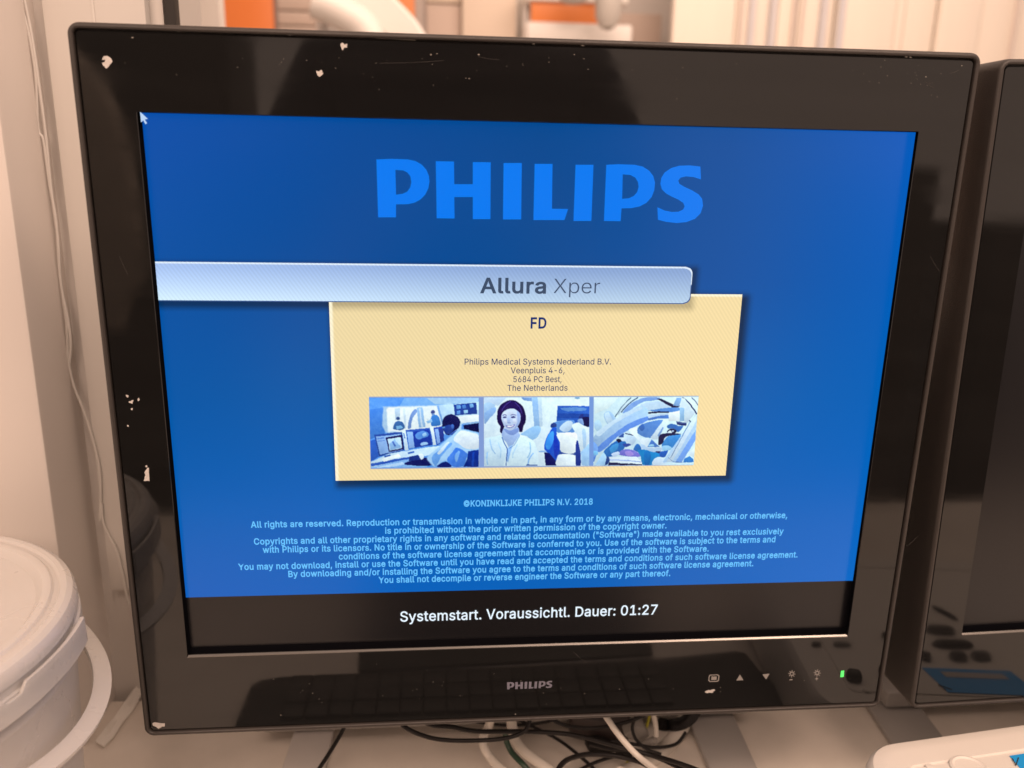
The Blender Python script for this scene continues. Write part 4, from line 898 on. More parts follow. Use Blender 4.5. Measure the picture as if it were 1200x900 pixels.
P3 = [([(54, 90), (1102, 84), (1052, 768), (48, 776)], (206, 239, 252)),
      ([(56, 92), (300, 90), (200, 200), (56, 260)], (220, 246, 252)),
      (stroke([(262, 290), (330, 190), (424, 92)], 9), (70, 96, 126)), (stroke([(322, 244), (400, 160), (494, 90)], 11), (66, 92, 132)), (stroke([(290, 262), (360, 170), (456, 92)], 14), (196, 226, 246)),
      (sm([(336, 250), (420, 156), (560, 96), (706, 92), (690, 118), (560, 134), (470, 182), (404, 226)]), (124, 168, 234)),
      (sm([(150, 262), (190, 230), (236, 250), (278, 330), (222, 384), (172, 336)]), (164, 204, 240)), (sm([(160, 262), (188, 240), (206, 250), (240, 340), (216, 372), (176, 330)]), (190, 222, 247)), (sm([(60, 336), (104, 318), (132, 392), (92, 434), (60, 400)]), (176, 216, 245)),
      (sm([(520, 180), (560, 150), (700, 130), (820, 170), (760, 206), (600, 222)]), (190, 222, 248)),
      (sm([(46, 490), (150, 400), (250, 328), (350, 262), (440, 210), (520, 178), (580, 198), (600, 256), (560, 300), (400, 384), (240, 480), (110, 590), (46, 570)]), (166, 206, 246)), (sm([(80, 440), (250, 320), (440, 214), (520, 186), (540, 206), (420, 262), (240, 370), (110, 480)]), (196, 226, 249)),
      (sm([(92, 588), (230, 474), (400, 356), (560, 290), (606, 284), (604, 318), (430, 404), (280, 494), (170, 600), (100, 642)]), (96, 146, 232)), (sm([(44, 640), (90, 600), (70, 690), (46, 740)]), (84, 134, 222)), (sm([(46, 540), (90, 590), (86, 640), (46, 690)]), (120, 170, 240)), (circ2(64, 650, 30, 24), (120, 190, 240)),
      ([(590, 226), (700, 206), (860, 186), (952, 200), (900, 226), (800, 246)], (88, 148, 226)), ([(594, 242), (700, 230), (804, 234), (806, 248), (700, 246), (602, 258)], (20, 20, 70)), ([(600, 266), (800, 250), (802, 268), (600, 302)], (190, 220, 246)), ([(595, 304), (700, 276), (802, 266), (802, 302), (700, 304), (600, 326)], (76, 126, 208)),
      ([(680, 106), (722, 104), (852, 164), (922, 172), (902, 190), (838, 192)], (25, 25, 72)), ([(806, 246), (912, 226), (914, 330), (800, 330)], (226, 244, 252)),
      (sm([(476, 424), (560, 352), (744, 320), (700, 400), (640, 492), (540, 484)]), (84, 138, 214)), (sm([(500, 390), (546, 358), (560, 400), (530, 430)]), (58, 108, 190)), ([(620, 492), (756, 312), (806, 326), (694, 512), (640, 512)], (206, 232, 249)), ([(690, 470), (740, 390), (752, 396), (704, 500)], (120, 160, 216)),
      ([(846, 174), (882, 94), (934, 94), (912, 182)], (128, 178, 236)), ([(914, 190), (962, 192), (960, 330), (914, 330)], (146, 194, 236)), ([(880, 332), (984, 346), (976, 378), (888, 366)], (70, 92, 152)), ([(886, 350), (980, 360), (976, 378), (888, 366)], (34, 48, 110)),
      (sm([(740, 546), (796, 484), (920, 462), (890, 560), (810, 610), (744, 596)]), (58, 138, 214)), (sm([(786, 380), (820, 360), (872, 366), (900, 380), (950, 380), (900, 440), (860, 410), (800, 404)]), (54, 112, 192)), (sm([(786, 432), (830, 404), (884, 424), (860, 462), (810, 470)]), (18, 22, 66)), (sm([(790, 446), (816, 424), (836, 444), (826, 470), (800, 472)]), (206, 230, 246)), (sm([(836, 424), (856, 424), (852, 440), (838, 442)]), (180, 206, 236)),
      (sm([(704, 484), (758, 454), (900, 456), (914, 464), (772, 488), (744, 550), (700, 566)]), (20, 24, 72)), (sm([(740, 580), (800, 574), (834, 600), (820, 620), (740, 626)]), (150, 206, 244)),
      (sm([(146, 646), (200, 580), (240, 550), (300, 520), (372, 540), (344, 622), (260, 676), (180, 690)]), (38, 108, 188)), (sm([(210, 600), (260, 560), (300, 560), (280, 620), (226, 650)]), (60, 146, 214)), (sm([(298, 492), (340, 456), (364, 470), (360, 492)]), (48, 88, 170)), (sm([(276, 514), (316, 510), (330, 530), (300, 546)]), (16, 18, 62)), (sm([(320, 512), (362, 494), (384, 500), (352, 536)]), (202, 226, 246)), (sm([(366, 456), (470, 482), (476, 520), (430, 572), (376, 542), (352, 500)]), (192, 222, 246)), ([(366, 450), (470, 472), (468, 480), (364, 458)], (30, 40, 96)), (sm([(340, 560), (400, 556), (420, 572), (370, 590)]), (44, 70, 160)),
      (sm([(400, 428), (480, 390), (486, 440), (510, 490), (560, 506), (612, 512), (596, 596), (720, 590), (724, 630), (596, 648), (530, 606), (508, 530)], 3), (216, 237, 251)), (sm([(520, 560), (560, 570), (596, 600), (720, 596), (724, 630), (600, 648), (540, 612)], 3), (176, 208, 240)), ([(590, 590), (632, 514), (714, 588)], (68, 118, 200)), ([(600, 566), (646, 560), (660, 580), (600, 588)], (150, 206, 240)),
      (sm([(470, 570), (500, 560), (530, 610), (500, 640), (450, 620)]), (40, 110, 190)),
      (sm([(296, 664), (340, 618), (420, 616), (500, 648), (522, 682), (440, 690)]), (118, 118, 214)), (sm([(360, 640), (420, 632), (450, 670), (390, 680)]), (156, 140, 224)), (sm([(226, 662), (290, 636), (310, 660), (260, 690)]), (190, 214, 244)),
      (sm([(490, 622), (560, 616), (640, 640), (720, 642), (720, 700), (650, 768), (540, 769), (522, 690)], 3), (16, 132, 204)), (sm([(560, 640), (620, 650), (610, 760), (560, 764)]), (10, 108, 186)), ([(700, 640), (800, 622), (770, 690), (720, 700)], (30, 90, 186)), ([(660, 636), (724, 630), (700, 656)], (40, 40, 100)),
      ([(206, 690), (476, 686), (532, 738), (534, 764), (200, 742)], (216, 236, 251)), (stroke([(210, 718), (360, 724), (528, 738)], 10), (150, 180, 236)), ([(200, 744), (534, 764), (534, 773), (190, 774)], (20, 24, 74)),
      ([(160, 680), (200, 690), (210, 730), (180, 772), (150, 774)], (30, 64, 132)), ([(60, 770), (150, 640), (180, 690), (160, 774)], (166, 212, 248)),
      (sm([(640, 770), (654, 714), (720, 688), (784, 740), (744, 769)], 3), (200, 226, 247)),
      ([(1086, 246), (960, 430), (740, 742), (868, 746), (1000, 560), (1086, 384)], (176, 214, 250)), ([(1050, 300), (1084, 260), (1080, 330), (900, 640), (836, 740), (780, 740)], (206, 232, 252)), ([(868, 746), (1078, 410), (1072, 520), (960, 700), (930, 746)], (116, 166, 244)), (stroke([(1020, 330), (820, 700)], 5), (84, 120, 180)),
      (stroke([(940, 92), (1016, 160), (1086, 260)], 13), (22, 40, 110)), (stroke([(1030, 90), (1070, 130), (1098, 170)], 6), (40, 66, 130)), ([(934, 94), (960, 100), (1070, 250), (990, 350), (960, 340), (962, 200), (912, 182)], (208, 234, 251)), (stroke([(1010, 320), (1024, 340)], 8), (40, 50, 110)),
      ([(946, 742), (960, 704), (1010, 680), (1050, 712), (1050, 742)], (48, 128, 212)), ([(1000, 640), (1062, 600), (1056, 690), (1010, 676)], (216, 240, 252)), (stroke([(800, 696), (850, 738), (940, 742)], 5), (90, 120, 180))]
def blur(a, n=1):
    for _ in range(n):
        q = np.pad(a, [(1, 1), (1, 1)] + [(0, 0)] * (a.ndim - 2), mode='edge')
        q = (q[:-2] + 2 * q[1:-1] + q[2:]) / 4
        a = (q[:, :-2] + 2 * q[:, 1:-1] + q[:, 2:]) / 4
    return a
def picture(shapes, F, quad, seed, NX=250, NY=156):
    """the shapes are mixed softly into a grid of coloured pixels, as on the real screen"""
    rng = np.random.default_rng(seed)
    (ax, ay), (bx, by), (cx, cy), (dx, dy) = quad
    u, v = np.meshgrid(np.linspace(0, 1, NX), np.linspace(0, 1, NY))
    X = (ax * (1 - u) + bx * u) * (1 - v) + (dx * (1 - u) + cx * u) * v
    Y = (ay * (1 - u) + by * u) * (1 - v) + (dy * (1 - u) + cy * u) * v
    PX0, PY0 = X.copy(), Y.copy()          # the pixels themselves stay on a straight grid
    for amp, k in ((1.8, 5), (1.0, 2)):
        for A_ in (X, Y):
            g_ = blur(rng.normal(size=(NY, NX)), k * k); A_ += amp * g_ / (g_.std() + 1e-9) * .5
    img = np.ones((NY, NX, 3)) * np.array(shapes[0][1], float)
    for s in shapes:
        pts = np.array(s[0]); c_ = np.array(s[1], float)
        m_ = np.zeros((NY, NX), bool)
        P0, P1_ = pts, np.roll(pts, -1, 0)
        for (x0, y0), (x1, y1) in zip(P0, P1_):
            if y0 == y1: continue
            m_ ^= ((y0 > Y) != (y1 > Y)) & (X < (x1 - x0) * (Y - y0) / (y1 - y0) + x0)
        big = m_.sum() / m_.size
        w = blur(m_.astype(float), 3 if big > .12 else 1)[..., None]
        mid = pts.mean(0); sz = np.ptp(pts, 0).max() + 1
        ang_ = rng.uniform(-2.2, -.9)
        sh_ = 1 - .20 * ((X - mid[0]) * math.cos(ang_) + (Y - mid[1]) * math.sin(ang_)) / sz * -1
        img = img * (1 - w) + w * np.clip(c_ * sh_[..., None], 0, 255)
    nz = np.zeros((NY, NX))
    for k, amp in ((1, 1.6), (4, 2.0), (12, 2.5)):
        g_ = blur(rng.normal(size=(NY, NX)), k * 2); nz += amp * g_ / (g_.std() + 1e-9)
    img = np.clip(img + nz[..., None] * np.array([1.0, .9, .5]), 0, 255)
    img = np.clip(img + .35 * (img - blur(img, 5)), 0, 255)
    Yl = layer(5)
    verts = [tuple(at_y(*F([(PX0[j, i], PY0[j, i])])[0], Yl)) for j in range(NY) for i in range(NX)]
    faces = [(j * NX + i, (j + 1) * NX + i, (j + 1) * NX + i + 1, j * NX + i + 1) for j in range(NY - 1) for i in range(NX - 1)]
    me = bpy.data.meshes.new('picture'); me.from_pydata(verts, [], faces); me.update()
    at = me.color_attributes.new('Col', 'FLOAT_COLOR', 'POINT')
    q = img.reshape(-1, 3) / 255; q = np.where(q <= .04045, q / 12.92, ((q + .055) / 1.055) ** 2.4)
    at.data.foreach_set('color', np.c_[q, np.ones(len(q))].astype(np.float32).ravel())
    return link_mesh('picture', me, M_disp, screen, 0)
for pl, F, quad, sd in ((P1, T1, ((100, 88), (1132, 88), (1128, 738), (118, 747)), 3), (P2, T2, ((60, 91), (1128, 89), (1124, 777), (64, 781)), 5), (P3, T3, ((50, 89), (1103, 83), (1053, 769), (45, 777)), 8)):
    picture(pl, F, quad, sd)
for q, c_ in (([(403, 45), (418, 45), (420, 278), (405, 278)], (128, 156, 214)), ([(773, 44), (787, 44), (787, 272), (773, 273)], (116, 154, 220))):
    page('picture_divider', [(Zp(q, 420, 450, 2.857), c_)], 7)

# ------------------------------------------------------------------ white bucket
BC = (-0.3827, -0.0719); LK = 0.975; LZ = -0.10
pail = empty('bucket', (BC[0], BC[1], DESK_Z), 'white plastic bucket with a snap on lid and hanging handle at the left edge', 'bucket')
bm = bmesh.new()
h0 = DESK_Z + .0005
add_lathe(bm, BC, [(.104, h0), (.1085, h0 + .001), (.1100, h0 + .004), (.1145, LZ - .125), (.1175, LZ - .070), (.1190, LZ - .040), (.1200, LZ - .038), (.1200, LZ - .035), (.1192, LZ - .033), (.1195, LZ - .012), (.1200, LZ - .010), (.1165, LZ - .006)], 128, True, False)
build('pail_body', bm, M_pail, pail, 25)
bm = bmesh.new()
add_lathe(bm, BC, [(r * LK, z) for r, z in [(.001, LZ - .0060), (.085, LZ - .0058), (.098, LZ - .0054), (.1045, LZ - .0046), (.1062, LZ - .0030), (.1085, LZ - .0004), (.1105, LZ), (.1128, LZ - .0002), (.1142, LZ - .0016), (.1165, LZ - .0018), (.1180, LZ - .0006), (.1210, LZ - .0006), (.1240, LZ - .0022), (.1256, LZ - .0052), (.1262, LZ - .0100), (.1253, LZ - .0104), (.1253, LZ - .0150), (.1268, LZ - .0156), (.1272, LZ - .0215), (.1258, LZ - .0222), (.1238, LZ - .0222), (.1238, LZ - .008)]], 160, True, False)
build('lid', bm, M_pail, pail, 25)
# tear strip standing off the lid's skirt
bm = bmesh.new()
a0, a1 = math.radians(-75), math.radians(12)
rings = []
for k in range(49):
    a = a0 + (a1 - a0) * k / 48
    r0, r1 = .1275, .1292
    zt, zb2 = LZ - .0115, LZ - .0265
    if k > 38: zt -= .000 ; r0 += .0012 * (k - 38) / 10; r1 += .0018 * (k - 38) / 10
    if k < 30: zt -= .0022
    if 30 <= k < 33: zt -= .0045
    ca, sa = math.cos(a), math.sin(a)
    rings.append([(BC[0] + r * LK * ca, BC[1] + r * LK * sa, z) for r, z in ((r0, zb2), (r0, zt), (r1, zt), (r1 + .0004, zb2))])
loft(bm, rings, True, True)
build('tear_strip', bm, M_pail, pail, 25)
# handle: a flat strap hanging in an arc
bm = bmesh.new()
aa = Vector((math.cos(1.643), math.sin(1.643), 0))
fr = Vector((aa.y, -aa.x, 0))
th = 0.2862
dv = (fr * math.cos(th) + Vector((0, 0, -1)) * math.sin(th)).normalized()
nv = aa.cross(dv).normalized()
hc = Vector((BC[0], BC[1], LZ - .0243)); HR = .119
rings = []
for k in range(65):
    t = math.pi * k / 64
    rad = aa * math.cos(t) + dv * math.sin(t) * 1.1515
    p = hc + rad * HR
    ro = rad.normalized()
    w, h = .0049, .0014
    rings.append([p + ro * x + nv * z for x, z in ((-w, -h), (-w, h), (-w + .0016, h + .0012), (-w + .003, h), (w - .003, h), (w - .0016, h + .0012), (w, h), (w, -h))])
loft(bm, rings, True, True)
build('handle', bm, M_pail, pail, 30)

# ------------------------------------------------------------------ cream control box in the lower right corner
f0, f1 = at_z(1055, 863.5, DEV_Z), at_z(1200, 843, DEV_Z)
ux = (f1 - f0); ux.z = 0; ux.normalize(); uy = Vector((-ux.y, ux.x, 0))
e0 = at_z(1010, 886, DEV_Z)
left = (e0 - f0).dot(ux) - .004
O = f0 + ux * left; O.z = 0
DW, DL = .40, .26
dev = empty('control_box', (O.x + ux.x * .2, O.y, DESK_Z), 'cream control box with rounded corners and a blue sticker in the lower right corner', 'control box')
def dpt(u, v, z): 
    p = O + ux * u - uy * v; return Vector((p.x, p.y, z))
def drr(ins, z, r=.034):
    return [dpt(a, b, z) for a, b in rrect(ins, DW - ins, ins, DL - ins, max(r - ins, .002), 10)]
bm = bmesh.new()
loft(bm, [drr(.012, DESK_Z + .0005), drr(.003, DESK_Z + .004), drr(.0, DESK_Z + .02), drr(0, DEV_Z - .010), drr(.0012, DEV_Z - .0045), drr(.004, DEV_Z - .0014), drr(.009, DEV_Z - .0002), drr(.013, DEV_Z),
          drr(.0262, DEV_Z), drr(.0270, DEV_Z - .0010), drr(.0285, DEV_Z - .0010), drr(.0293, DEV_Z), drr(.040, DEV_Z + .0002)], True, True)
build('housing', bm, M_dev, dev, 30)
kn = at_z(1137, 902, DEV_Z)
bm = bmesh.new(); add_lathe(bm, (kn.x, kn.y), [(.0125, DEV_Z), (.0122, DEV_Z + .0012), (.0108, DEV_Z + .0016), (.0095, DEV_Z + .0008), (.001, DEV_Z + .0006)], 48, False, True)
build('button', bm, M_dev, dev, 30)
kn2 = at_z(1090, 899.5, DEV_Z)
bm = bmesh.new(); add_lathe(bm, (kn2.x, kn2.y), [(.003, DEV_Z), (.0027, DEV_Z + .0010), (.001, DEV_Z + .0012)], 24, False, True)
build('stud', bm, M_dev, dev, 30)
def mirror(px, py, Z=DEV_Z):
    p = at_z(px, py, Z); return Vector((p.x, -.012 - p.y, p.z))
SZ = DEV_Z + .0004
st = at_z(1183, 886, SZ); q2 = mirror(1080, 783)
su = Vector((ux.x, ux.y, 0)); sv = (q2 - st); sv.z = 0
bm = bmesh.new(); c0 = Vector((st.x, st.y, SZ)); L = (mirror(1180, 783) - q2).length
add_prism(bm, [c0, c0 + su * L, c0 + su * L + sv, c0 + sv], (0, 0, .0003))
build('sticker', bm, M_blue, dev, 0)
bm = bmesh.new(); a = c0 + sv * .62 + su * (L * .16) + Vector((0, 0, .0004))
add_prism(bm, [a, a + su * (L * .70), a + su * (L * .70) + sv * .22, a + sv * .22], (0, 0, .0002))
build('sticker_strip', bm, M_chip, dev, 0)
vv = at_z(1191.5, 893, SZ + .0006)
bm = bmesh.new()
pz = Vector((0, 0, .0005))
vp = [at_z(x, y, SZ + .0005) for x, y in ((1186.5, 889), (1190.5, 897), (1193.5, 888))]
add_tube(bm, vp, .00035, 6, raw=True, n=1)
build('pen_mark', bm, M_rub, dev, 0)
for (x0, y0), (x1, y1), w in (((1084, 740), (1119, 742), .0050), ((1092, 757), (1140, 758), .0046), ((1078, 771), (1091, 773), .0048), ((1112, 772), (1133, 772.5), .0048), ((1138, 772), (1160, 771), .0048), ((1092, 712), (1122, 728), .0022), ((991, 794), (1010, 797), .0062), ((1030, 789), (1042, 790), .0060), ((976, 757), (997, 757), .0022), ((951, 757), (962, 756.5), .0022), ((1034, 748), (1040, 748), .0040)):
    A, B = mirror(x0, y0), mirror(x1, y1)
    bm = bmesh.new()
    add_tube(bm, [Vector((p.x, p.y, DEV_Z + .0016)) for p in (A, A.lerp(B, .5), B)], lambda t: w * (1 - .8 * abs(2 * t - 1) ** 5), 14, 8)
    build('button', bm, M_rub, dev, 40)

# ------------------------------------------------------------------ cables and small things under the monitor
def cable(pts, px, m_, label, Y=None, Z=None, lift=0.0, sides=10, ridge=None, n=8, name='cable'):
    P = []
    for q in pts:
        if len(q) == 3: P.append(at_y(q[0], q[1], q[2]))
        else: P.append(at_z(q[0], q[1], Z if Z is not None else DESK_Z + .004))
    depth = (P[len(P) // 2] - CAM_C).dot(_f)
    r = px * depth / CAM_F
    bm = bmesh.new(); add_tube(bm, P, r, sides, n, ridge)
    return tag(build(name, bm, m_, None, 50), label, 'cable')
for pts_, w_, l_ in (([(640, 838, .06), (652, 846, .06), (672, 852, .058), (700, 853, .055), (735, 846, .05), (760, 836, .05)], 2.2, 'black cable hanging in a flat curve in front of the dark adapter'),
                     ([(690, 872, .04), (716, 878, .04), (745, 880, .035), (775, 890, .02), (808, 906, .0)], 2.4, 'black cable running from the small plug to the lower right'),
                     ([(746, 838, .055), (741, 852, .055), (745, 866, .05), (758, 878, .045), (775, 884, .04)], 1.9, 'thin black cable dropping behind the grey connector'),
                     ([(535, 836, .08), (560, 846, .08), (600, 850, .078), (640, 846, .075), (668, 836, .075)], 1.7, 'thin black cable slung high behind the thick white cables'),
                     ([(596, 838, .09), (625, 852, .085), (656, 868, .075), (684, 890, .055), (700, 905, .045)], 2.0, 'black cable sloping down from the green cable to the bottom edge'),
                     ([(716, 868, .05), (742, 872, .05), (768, 876, .05), (792, 872, .055), (804, 858, .06)], 2.0, 'black cable looping under the corrugated hose')):
    cable(pts_, w_, M_cblack, l_)
cable([(466, 838, .03), (472, 850, .02), (490, 860, .02), (515, 866.5, .02), (550, 868, .02), (590, 865.5, .02), (612, 858.5, .022), (619, 850, .025), (622, 836, .03)], 2.6, M_cblack, 'black cable sagging in a shallow loop below the bottom edge of the lit monitor')
cable([(480, 838, .035), (505, 849, .03), (530, 852, .03), (560, 857, .03), (620, 857.5, .035), (670, 861, .03), (720, 873.5, .025), (760, 884, .02), (800, 896, .0), (840, 912, -.02)], 2.8, M_cblack, 'long black cable crossing from the middle to the lower right over the white cables')
cable([(576, 836, .06), (573, 850, .06), (567, 862, .055), (567, 874, .05), (575, 888, .045), (590, 904, .03)], 5.2, M_cwhite, 'thick white cable curving down left of the dark green one')
cable([(599, 838, .07), (600, 852, .065), (604, 868, .06), (616, 882, .05), (634, 895, .04), (652, 908, .03)], 6.2, M_cwhite, 'thick white cable curving down right of the dark green one')
cable([(592, 858, .05), (594, 870, .05), (600, 882, .045), (612, 895, .035), (622, 906, .03)], 3.4, M_cgreen, 'dark green cable between two thick white cables')
cable([(652, 906, .0), (658, 896, .01), (668, 889, .02), (690, 884, .03), (720, 885.5, .03), (750, 893, .02), (770, 905, .0)], 3.0, M_cblack, 'black cable arched in a small loop at the bottom of the photo')
cable([(676, 904, .03), (694, 895, .04), (712, 888.5, .045), (730, 884, .05)], 2.0, M_cblack, 'thin black cable inside the small black loop')
cable([(703, 830, .02), (711, 841, .015), (722, 857, .01), (735, 873, .005), (750, 888, .0), (776, 908, -.02)], 3.6, M_cwhite, 'slim white cable slanting across the black cables')
cable([(803, 842, .09), (798, 854, .085), (786, 870, .075), (770, 885, .06), (750, 898, .045), (728, 908, .03)], 9.0, M_cwhite, 'widest white cable tube curving down beside the right stand foot', sides=16)
cable([(765, 834, .06), (768, 848, .058), (769, 863, .055)], 3.1, M_cwhite, 'short white plug cable hanging straight down under the frame')
M_cyel = mat('earth_wire', (0.45, 0.42, 0.04), 0.4, noise=0.6, nscale=120)
cable([(762, 834, .07), (760, 844, .07), (757, 854, .068)], 1.7, M_cyel, 'yellow green earth wire hanging beside the short white plug cable')
cable([(738, 890, .05), (734, 897, .045), (729, 905, .04)], 2.3, M_cyel, 'yellow green earth wire end at the bottom of the photo')
cable([(772, 848, .07), (784, 850, .07), (798, 848, .065), (808, 842, .06), (815, 832, .055)], 6.6, M_cblack, 'black corrugated hose bent below the frame near the touch icons', ridge=.13, n=12, sides=14)
cable([(404, 846, .06), (402, 855, .06), (390, 876, .05), (372, 904, .035)], 2.4, M_cblack, 'black cable running down beside the left stand foot')
# adapter, connector, plug
ad = empty('power_adapter', tuple(at_z(700, 868, DESK_Z)), 'dark brown box shaped adapter lying behind the cables', 'adapter')
bm = bmesh.new(); P = [at_z(x, y, DESK_Z + .001) for x, y in ((668, 866), (735, 880), (738, 846), (664, 843))]
add_prism(bm, P, (0, 0, .022), .003)
build('adapter_body', bm, mat('adapter_plastic', (0.045, 0.032, 0.03), 0.45, noise=.1), ad, 30)
cn = empty('connector', tuple(at_z(745, 865, DESK_Z)), 'grey plug connector with a ridged neck under the monitor frame', 'connector')
M_con = mat('connector_grey', (0.30, 0.28, 0.26), 0.45)
bm = bmesh.new(); P = [at_y(x, y, .06) for x, y in ((731, 862), (745, 851), (756, 854), (762, 862), (752, 872), (736, 866))]
add_prism(bm, P, (0, .012, 0), .0015); build('connector_body', bm, M_con, cn, 30)
bm = bmesh.new(); add_tube(bm, [at_y(752, 873, .055), at_y(760, 870, .055), at_y(770, 866, .055)], .0030, 12, 7, ridge=.09); build('ridged_neck', bm, M_con, cn, 40)
pl = empty('plug', tuple(at_z(700, 878, DESK_Z)), 'small black plug lying on the desk beside the adapter', 'plug')
bm = bmesh.new(); P = [at_z(x, y, DESK_Z + .004) for x, y in ((684, 872), (700, 869), (724, 878), (722, 883), (690, 883))]
add_prism(bm, P, (0, 0, .008), .002); build('plug_body', bm, M_cblack, pl, 30)
bm = bmesh.new(); add_tube(bm, [at_z(722, 879, DESK_Z + .008), at_z(730, 881, DESK_Z + .008), at_z(740, 885, DESK_Z + .008)], .0022, 8, 5); build('strain_relief', bm, M_cblack, pl, 40)
# torn sealing strip along the foot of the post
bm = bmesh.new()
pts = [(116, 874), (128, 862), (138, 846), (150, 832), (160, 814), (170, 806)]
rings = []
for i, (x, y) in enumerate(pts):
    b_ = at_z(x, y, DESK_Z + .002)
    rings.append([b_ + Vector((dx, dy, dz)) for dx, dy, dz in ((-.002, 0, .005 + .003 * (i % 2)), (.001, -.001, .003), (.0045, -.002, 0.001), (.0045, -.002, 0), (.001, -.001, .0022), (-.0025, 0, .004 + .003 * (i % 2)))])
loft(bm, rings, True, True)
tag(build('sealing_strip', bm, M_dev, None, 0), 'crumpled white sealing strip where the desk meets the pale post', 'strip')

# ------------------------------------------------------------------ in front of the monitor, seen only in its gloss
def mz(px, py, Z): 
    p = at_z(px, py, Z); return Vector((p.x, -.012 - p.y, Z))
kb = empty('keyboard', (0, -.14, DESK_Z), 'black keyboard on the desk mirrored in the lower bezel of the lit monitor', 'keyboard')
KZ = DESK_Z + .016
ks = [mz(x, y, KZ) for x, y in ((272, 858), (279, 838), (288, 815), (294, 802), (305, 796), (330, 792), (420, 788), (600, 780), (780, 770), (862, 762), (874, 764), (890, 784), (906, 800), (930, 814), (965, 826), (1010, 834))]
kc = [Vector((p.x, p.y, DESK_Z + .0006)) for p in ks]
bm = bmesh.new(); add_prism(bm, kc, (0, 0, KZ - DESK_Z - .0006), .002); build('key_tray', bm, M_rub, kb, 30)
bm = bmesh.new()
xs = [p.x for p in ks]; ys = [p.y for p in ks]
for j in range(5):
    for i in range(17):
        x = min(xs) + .035 + i * .019; y = max(ys) - .018 - j * .019
        if y - .016 > min(ys) + .01 and x + .016 < min(xs) + .36:
            add_box(bm, x, x + .0178, y - .0178, y, KZ + .0002, KZ + .003, .0010)
build('keys', bm, M_rub, kb, 30)

bm = bmesh.new()
add_prism(bm, [mz(x, y, DESK_Z + .0008) for x, y in ((420, 789), (424, 690), (430, 600), (735, 600), (752, 690), (765, 769))], (0, 0, .003), .001)
tag(build('added_pad', bm, M_rub, None, 30), 'flat black sheet added behind the keyboard to darken the reflection in the lit monitor', 'added sheet')  # unseen dark sheet, added for the dark middle of the reflection
M_dark = mat('dark_laminate', (0.035, 0.030, 0.027), 0.5, noise=.1)  # for unseen cabinets added to give the gloss its dark bands
dk = empty('cabinet', (-.8, -2.1, FLOOR_Z), 'tall dark cabinet added across the room to darken the gloss at the left of the lit monitor', 'cabinet')
slab('carcass', -1.15, -.64, -2.4, -2.02, FLOOR_Z, 1.9, M_dark, .005, dk); slab('door', -1.13, -.66, -2.018, -2.0, FLOOR_Z + .1, 1.88, M_dark, .004, dk)
for x0, x1, z1, l_ in ((1.22, 1.48, .16, 'low dark cabinet added to darken the reflection in the right bezel of the lit monitor'), (1.67, 2.1, -.02, 'lower dark cabinet added to darken the reflection in the dark monitor bezel')):
    dk = empty('cabinet', ((x0 + x1) / 2, -2.1, FLOOR_Z), l_, 'cabinet')
    slab('carcass', x0, x1, -2.4, -2.02, FLOOR_Z, z1, M_dark, .005, dk); slab('door', x0 + .01, x1 - .01, -2.018, -2.0, FLOOR_Z + .1, z1 - .01, M_dark, .004, dk)
def vz(px, py, Y): p = at_y(px, py, Y); return Vector((p.x, -.012 - p.y, p.z))
M_sheet = mat('pale_sheet', (0.50, 0.44, 0.38), 0.85, noise=.45, nscale=5)
bm = bmesh.new(); add_prism(bm, [vz(x, y, 1.5) for x, y in ((70, 40), (92, 66), (115, 88), (135, 130), (150, 180), (160, 240), (168, 330), (150, 350), (140, 395), (112, 380), (95, 300), (80, 150))], (0, -.05, 0), .02, 3)
tag(build('added_sheet', bm, M_sheet, None, 60), 'pale sheet added before the dark cabinet to brighten the reflection in the left bezel', 'coat')  # unseen pale shape, added for a lighter patch in the gloss
# the photographer, mirrored only
def skin(name, pts, edges, m_, parent, sub=2, root=0):
    me = bpy.data.meshes.new(name); me.from_pydata([p[:3] for p in pts], edges, []); me.update()
    o = bpy.data.objects.new(name, me); COL.objects.link(o)
    md = o.modifiers.new('skin', 'SKIN'); md.use_smooth_shade = True
    for i, p in enumerate(pts): me.skin_vertices[0].data[i].radius = (p[3], p[4] if len(p) > 4 else p[3])
    for i, v in enumerate(me.skin_vertices[0].data): v.use_root = (i == root)
    s_ = o.modifiers.new('sub', 'SUBSURF'); s_.levels = sub; s_.render_levels = sub
    dg = bpy.context.evaluated_depsgraph_get()
    me2 = bpy.data.meshes.new_from_object(o.evaluated_get(dg)); bpy.data.objects.remove(o)
    return link_mesh(name, me2, m_, parent, 0)
PY = -.80; PXc = -.03
per = empty('person', (PXc, PY, FLOOR_Z), 'person in dark navy clothes standing before the desk, mirrored in the monitor', 'person')
M_skin = mat('skin', (0.48, 0.28, 0.20), 0.5); M_navy = mat('navy_cloth', (0.016, 0.018, 0.035), 0.85, noise=.2, nscale=40); M_hair = mat('hair', (0.03, 0.02, 0.015), 0.6)
P = []; E = []
def V(x, y, z, r, r2=None, par=None):
    P.append((PXc + x, PY + y, z, r, r2 or r)); i = len(P) - 1
    if par is not None: E.append((par, i))
    return i
pel = V(0, 0, -.20, .15, .11); wai = V(0, 0, -.02, .13, .10, pel); che = V(0, 0, .16, .15, .11, wai); nb = V(0, .01, .30, .075, .065, che); nk = V(0, .03, .36, .05, .05, nb)
hd = V(0, .05, .43, .065, .075, nk); hd2 = V(0, .05, .51, .072, .085, hd); ht = V(0, .04, .575, .045, .05, hd2); ns = V(0, .135, .465, .012, .012, hd)
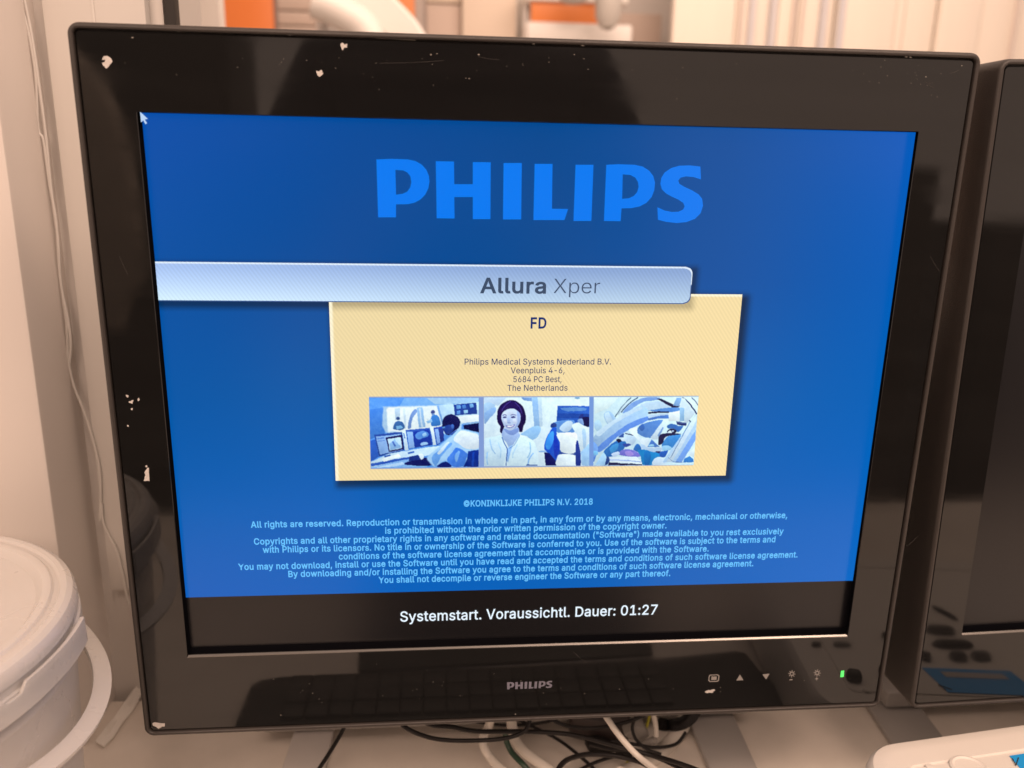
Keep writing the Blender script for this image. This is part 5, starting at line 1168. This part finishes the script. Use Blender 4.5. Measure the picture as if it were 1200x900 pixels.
for s in (-1, 1):
    sh_ = V(s * .19, 0, .255, .058, None, che); el = V(s * .255, .10, .02, .043, None, sh_); wr = V(s * .12, .24, .06, .028, None, el); pm = V(s * .085, .262, .085, .036, .018, wr)
    for k in range(4):
        a = V(s * (.060 + .006 * abs(k - 1)), .270 + .004 * k, .125 - .019 * k, .0095, None, pm); b_ = V(s * .030, .285, .132 - .019 * k, .0085, None, a); V(s * (.012 + .004 * abs(k - 1)), .272, .134 - .019 * k, .0075, None, b_)
    t1 = V(s * .070, .235, .120, .011, None, pm); V(s * .045, .232, .145, .0095, None, t1)
    hp = V(s * .09, 0, -.28, .088, None, pel); kn_ = V(s * .10, .02, -.60, .058, None, hp); an = V(s * .10, -.01, -.97, .038, None, kn_); V(s * .11, .13, -1.015, .032, .024, an)
skin('body', P, E, M_skin, per)
def seg(ix): return [tuple(list(P[i][:3]) + [P[i][3] + .014, P[i][4] + .014]) for i in ix]
body_ix = [pel, wai, che, nb]
arms = [i for i in range(len(P)) if abs(P[i][2] - .255) < 1e-6]
pts = seg(body_ix); ed = [(0, 1), (1, 2), (2, 3)]
for a in arms:
    n0 = len(pts); pts += seg([a, a + 1]); ed += [(2, n0), (n0, n0 + 1)]
    w_ = P[a + 2]; e_ = P[a + 1]; pts.append(tuple(e_[k] + (w_[k] - e_[k]) * .85 for k in range(3)) + (.042, .042)); ed.append((n0 + 1, n0 + 2))
skin('tunic', pts, ed, M_navy, per)
hips = [i for i in range(len(P)) if abs(P[i][2] + .28) < 1e-6]
pts = seg([pel]); ed = []
for a in hips:
    n0 = len(pts); pts += seg([a, a + 1, a + 2]); ed += [(0, n0), (n0, n0 + 1), (n0 + 1, n0 + 2)]
skin('trousers', pts, ed, M_navy, per)
skin('hair', [(PXc, PY + .01, .57, .075, .08), (PXc, PY - .02, .50, .082, .075), (PXc, PY - .03, .41, .06, .05)], [(0, 1), (1, 2)], M_hair, per)
for s in (-1, 1):
    bm = bmesh.new(); bmesh.ops.create_uvsphere(bm, u_segments=12, v_segments=8, radius=.011)
    bmesh.ops.translate(bm, vec=(PXc + s * .03, PY + .118, .49), verts=bm.verts); build('eye', bm, M_chip, per, 40)
bm = bmesh.new(); bmesh.ops.create_uvsphere(bm, u_segments=12, v_segments=6, radius=.022)
bmesh.ops.scale(bm, vec=(1, .4, .3), verts=bm.verts); bmesh.ops.translate(bm, vec=(PXc, PY + .118, .425), verts=bm.verts); build('mouth', bm, mat('lip', (.35, .12, .1), .5), per, 40)
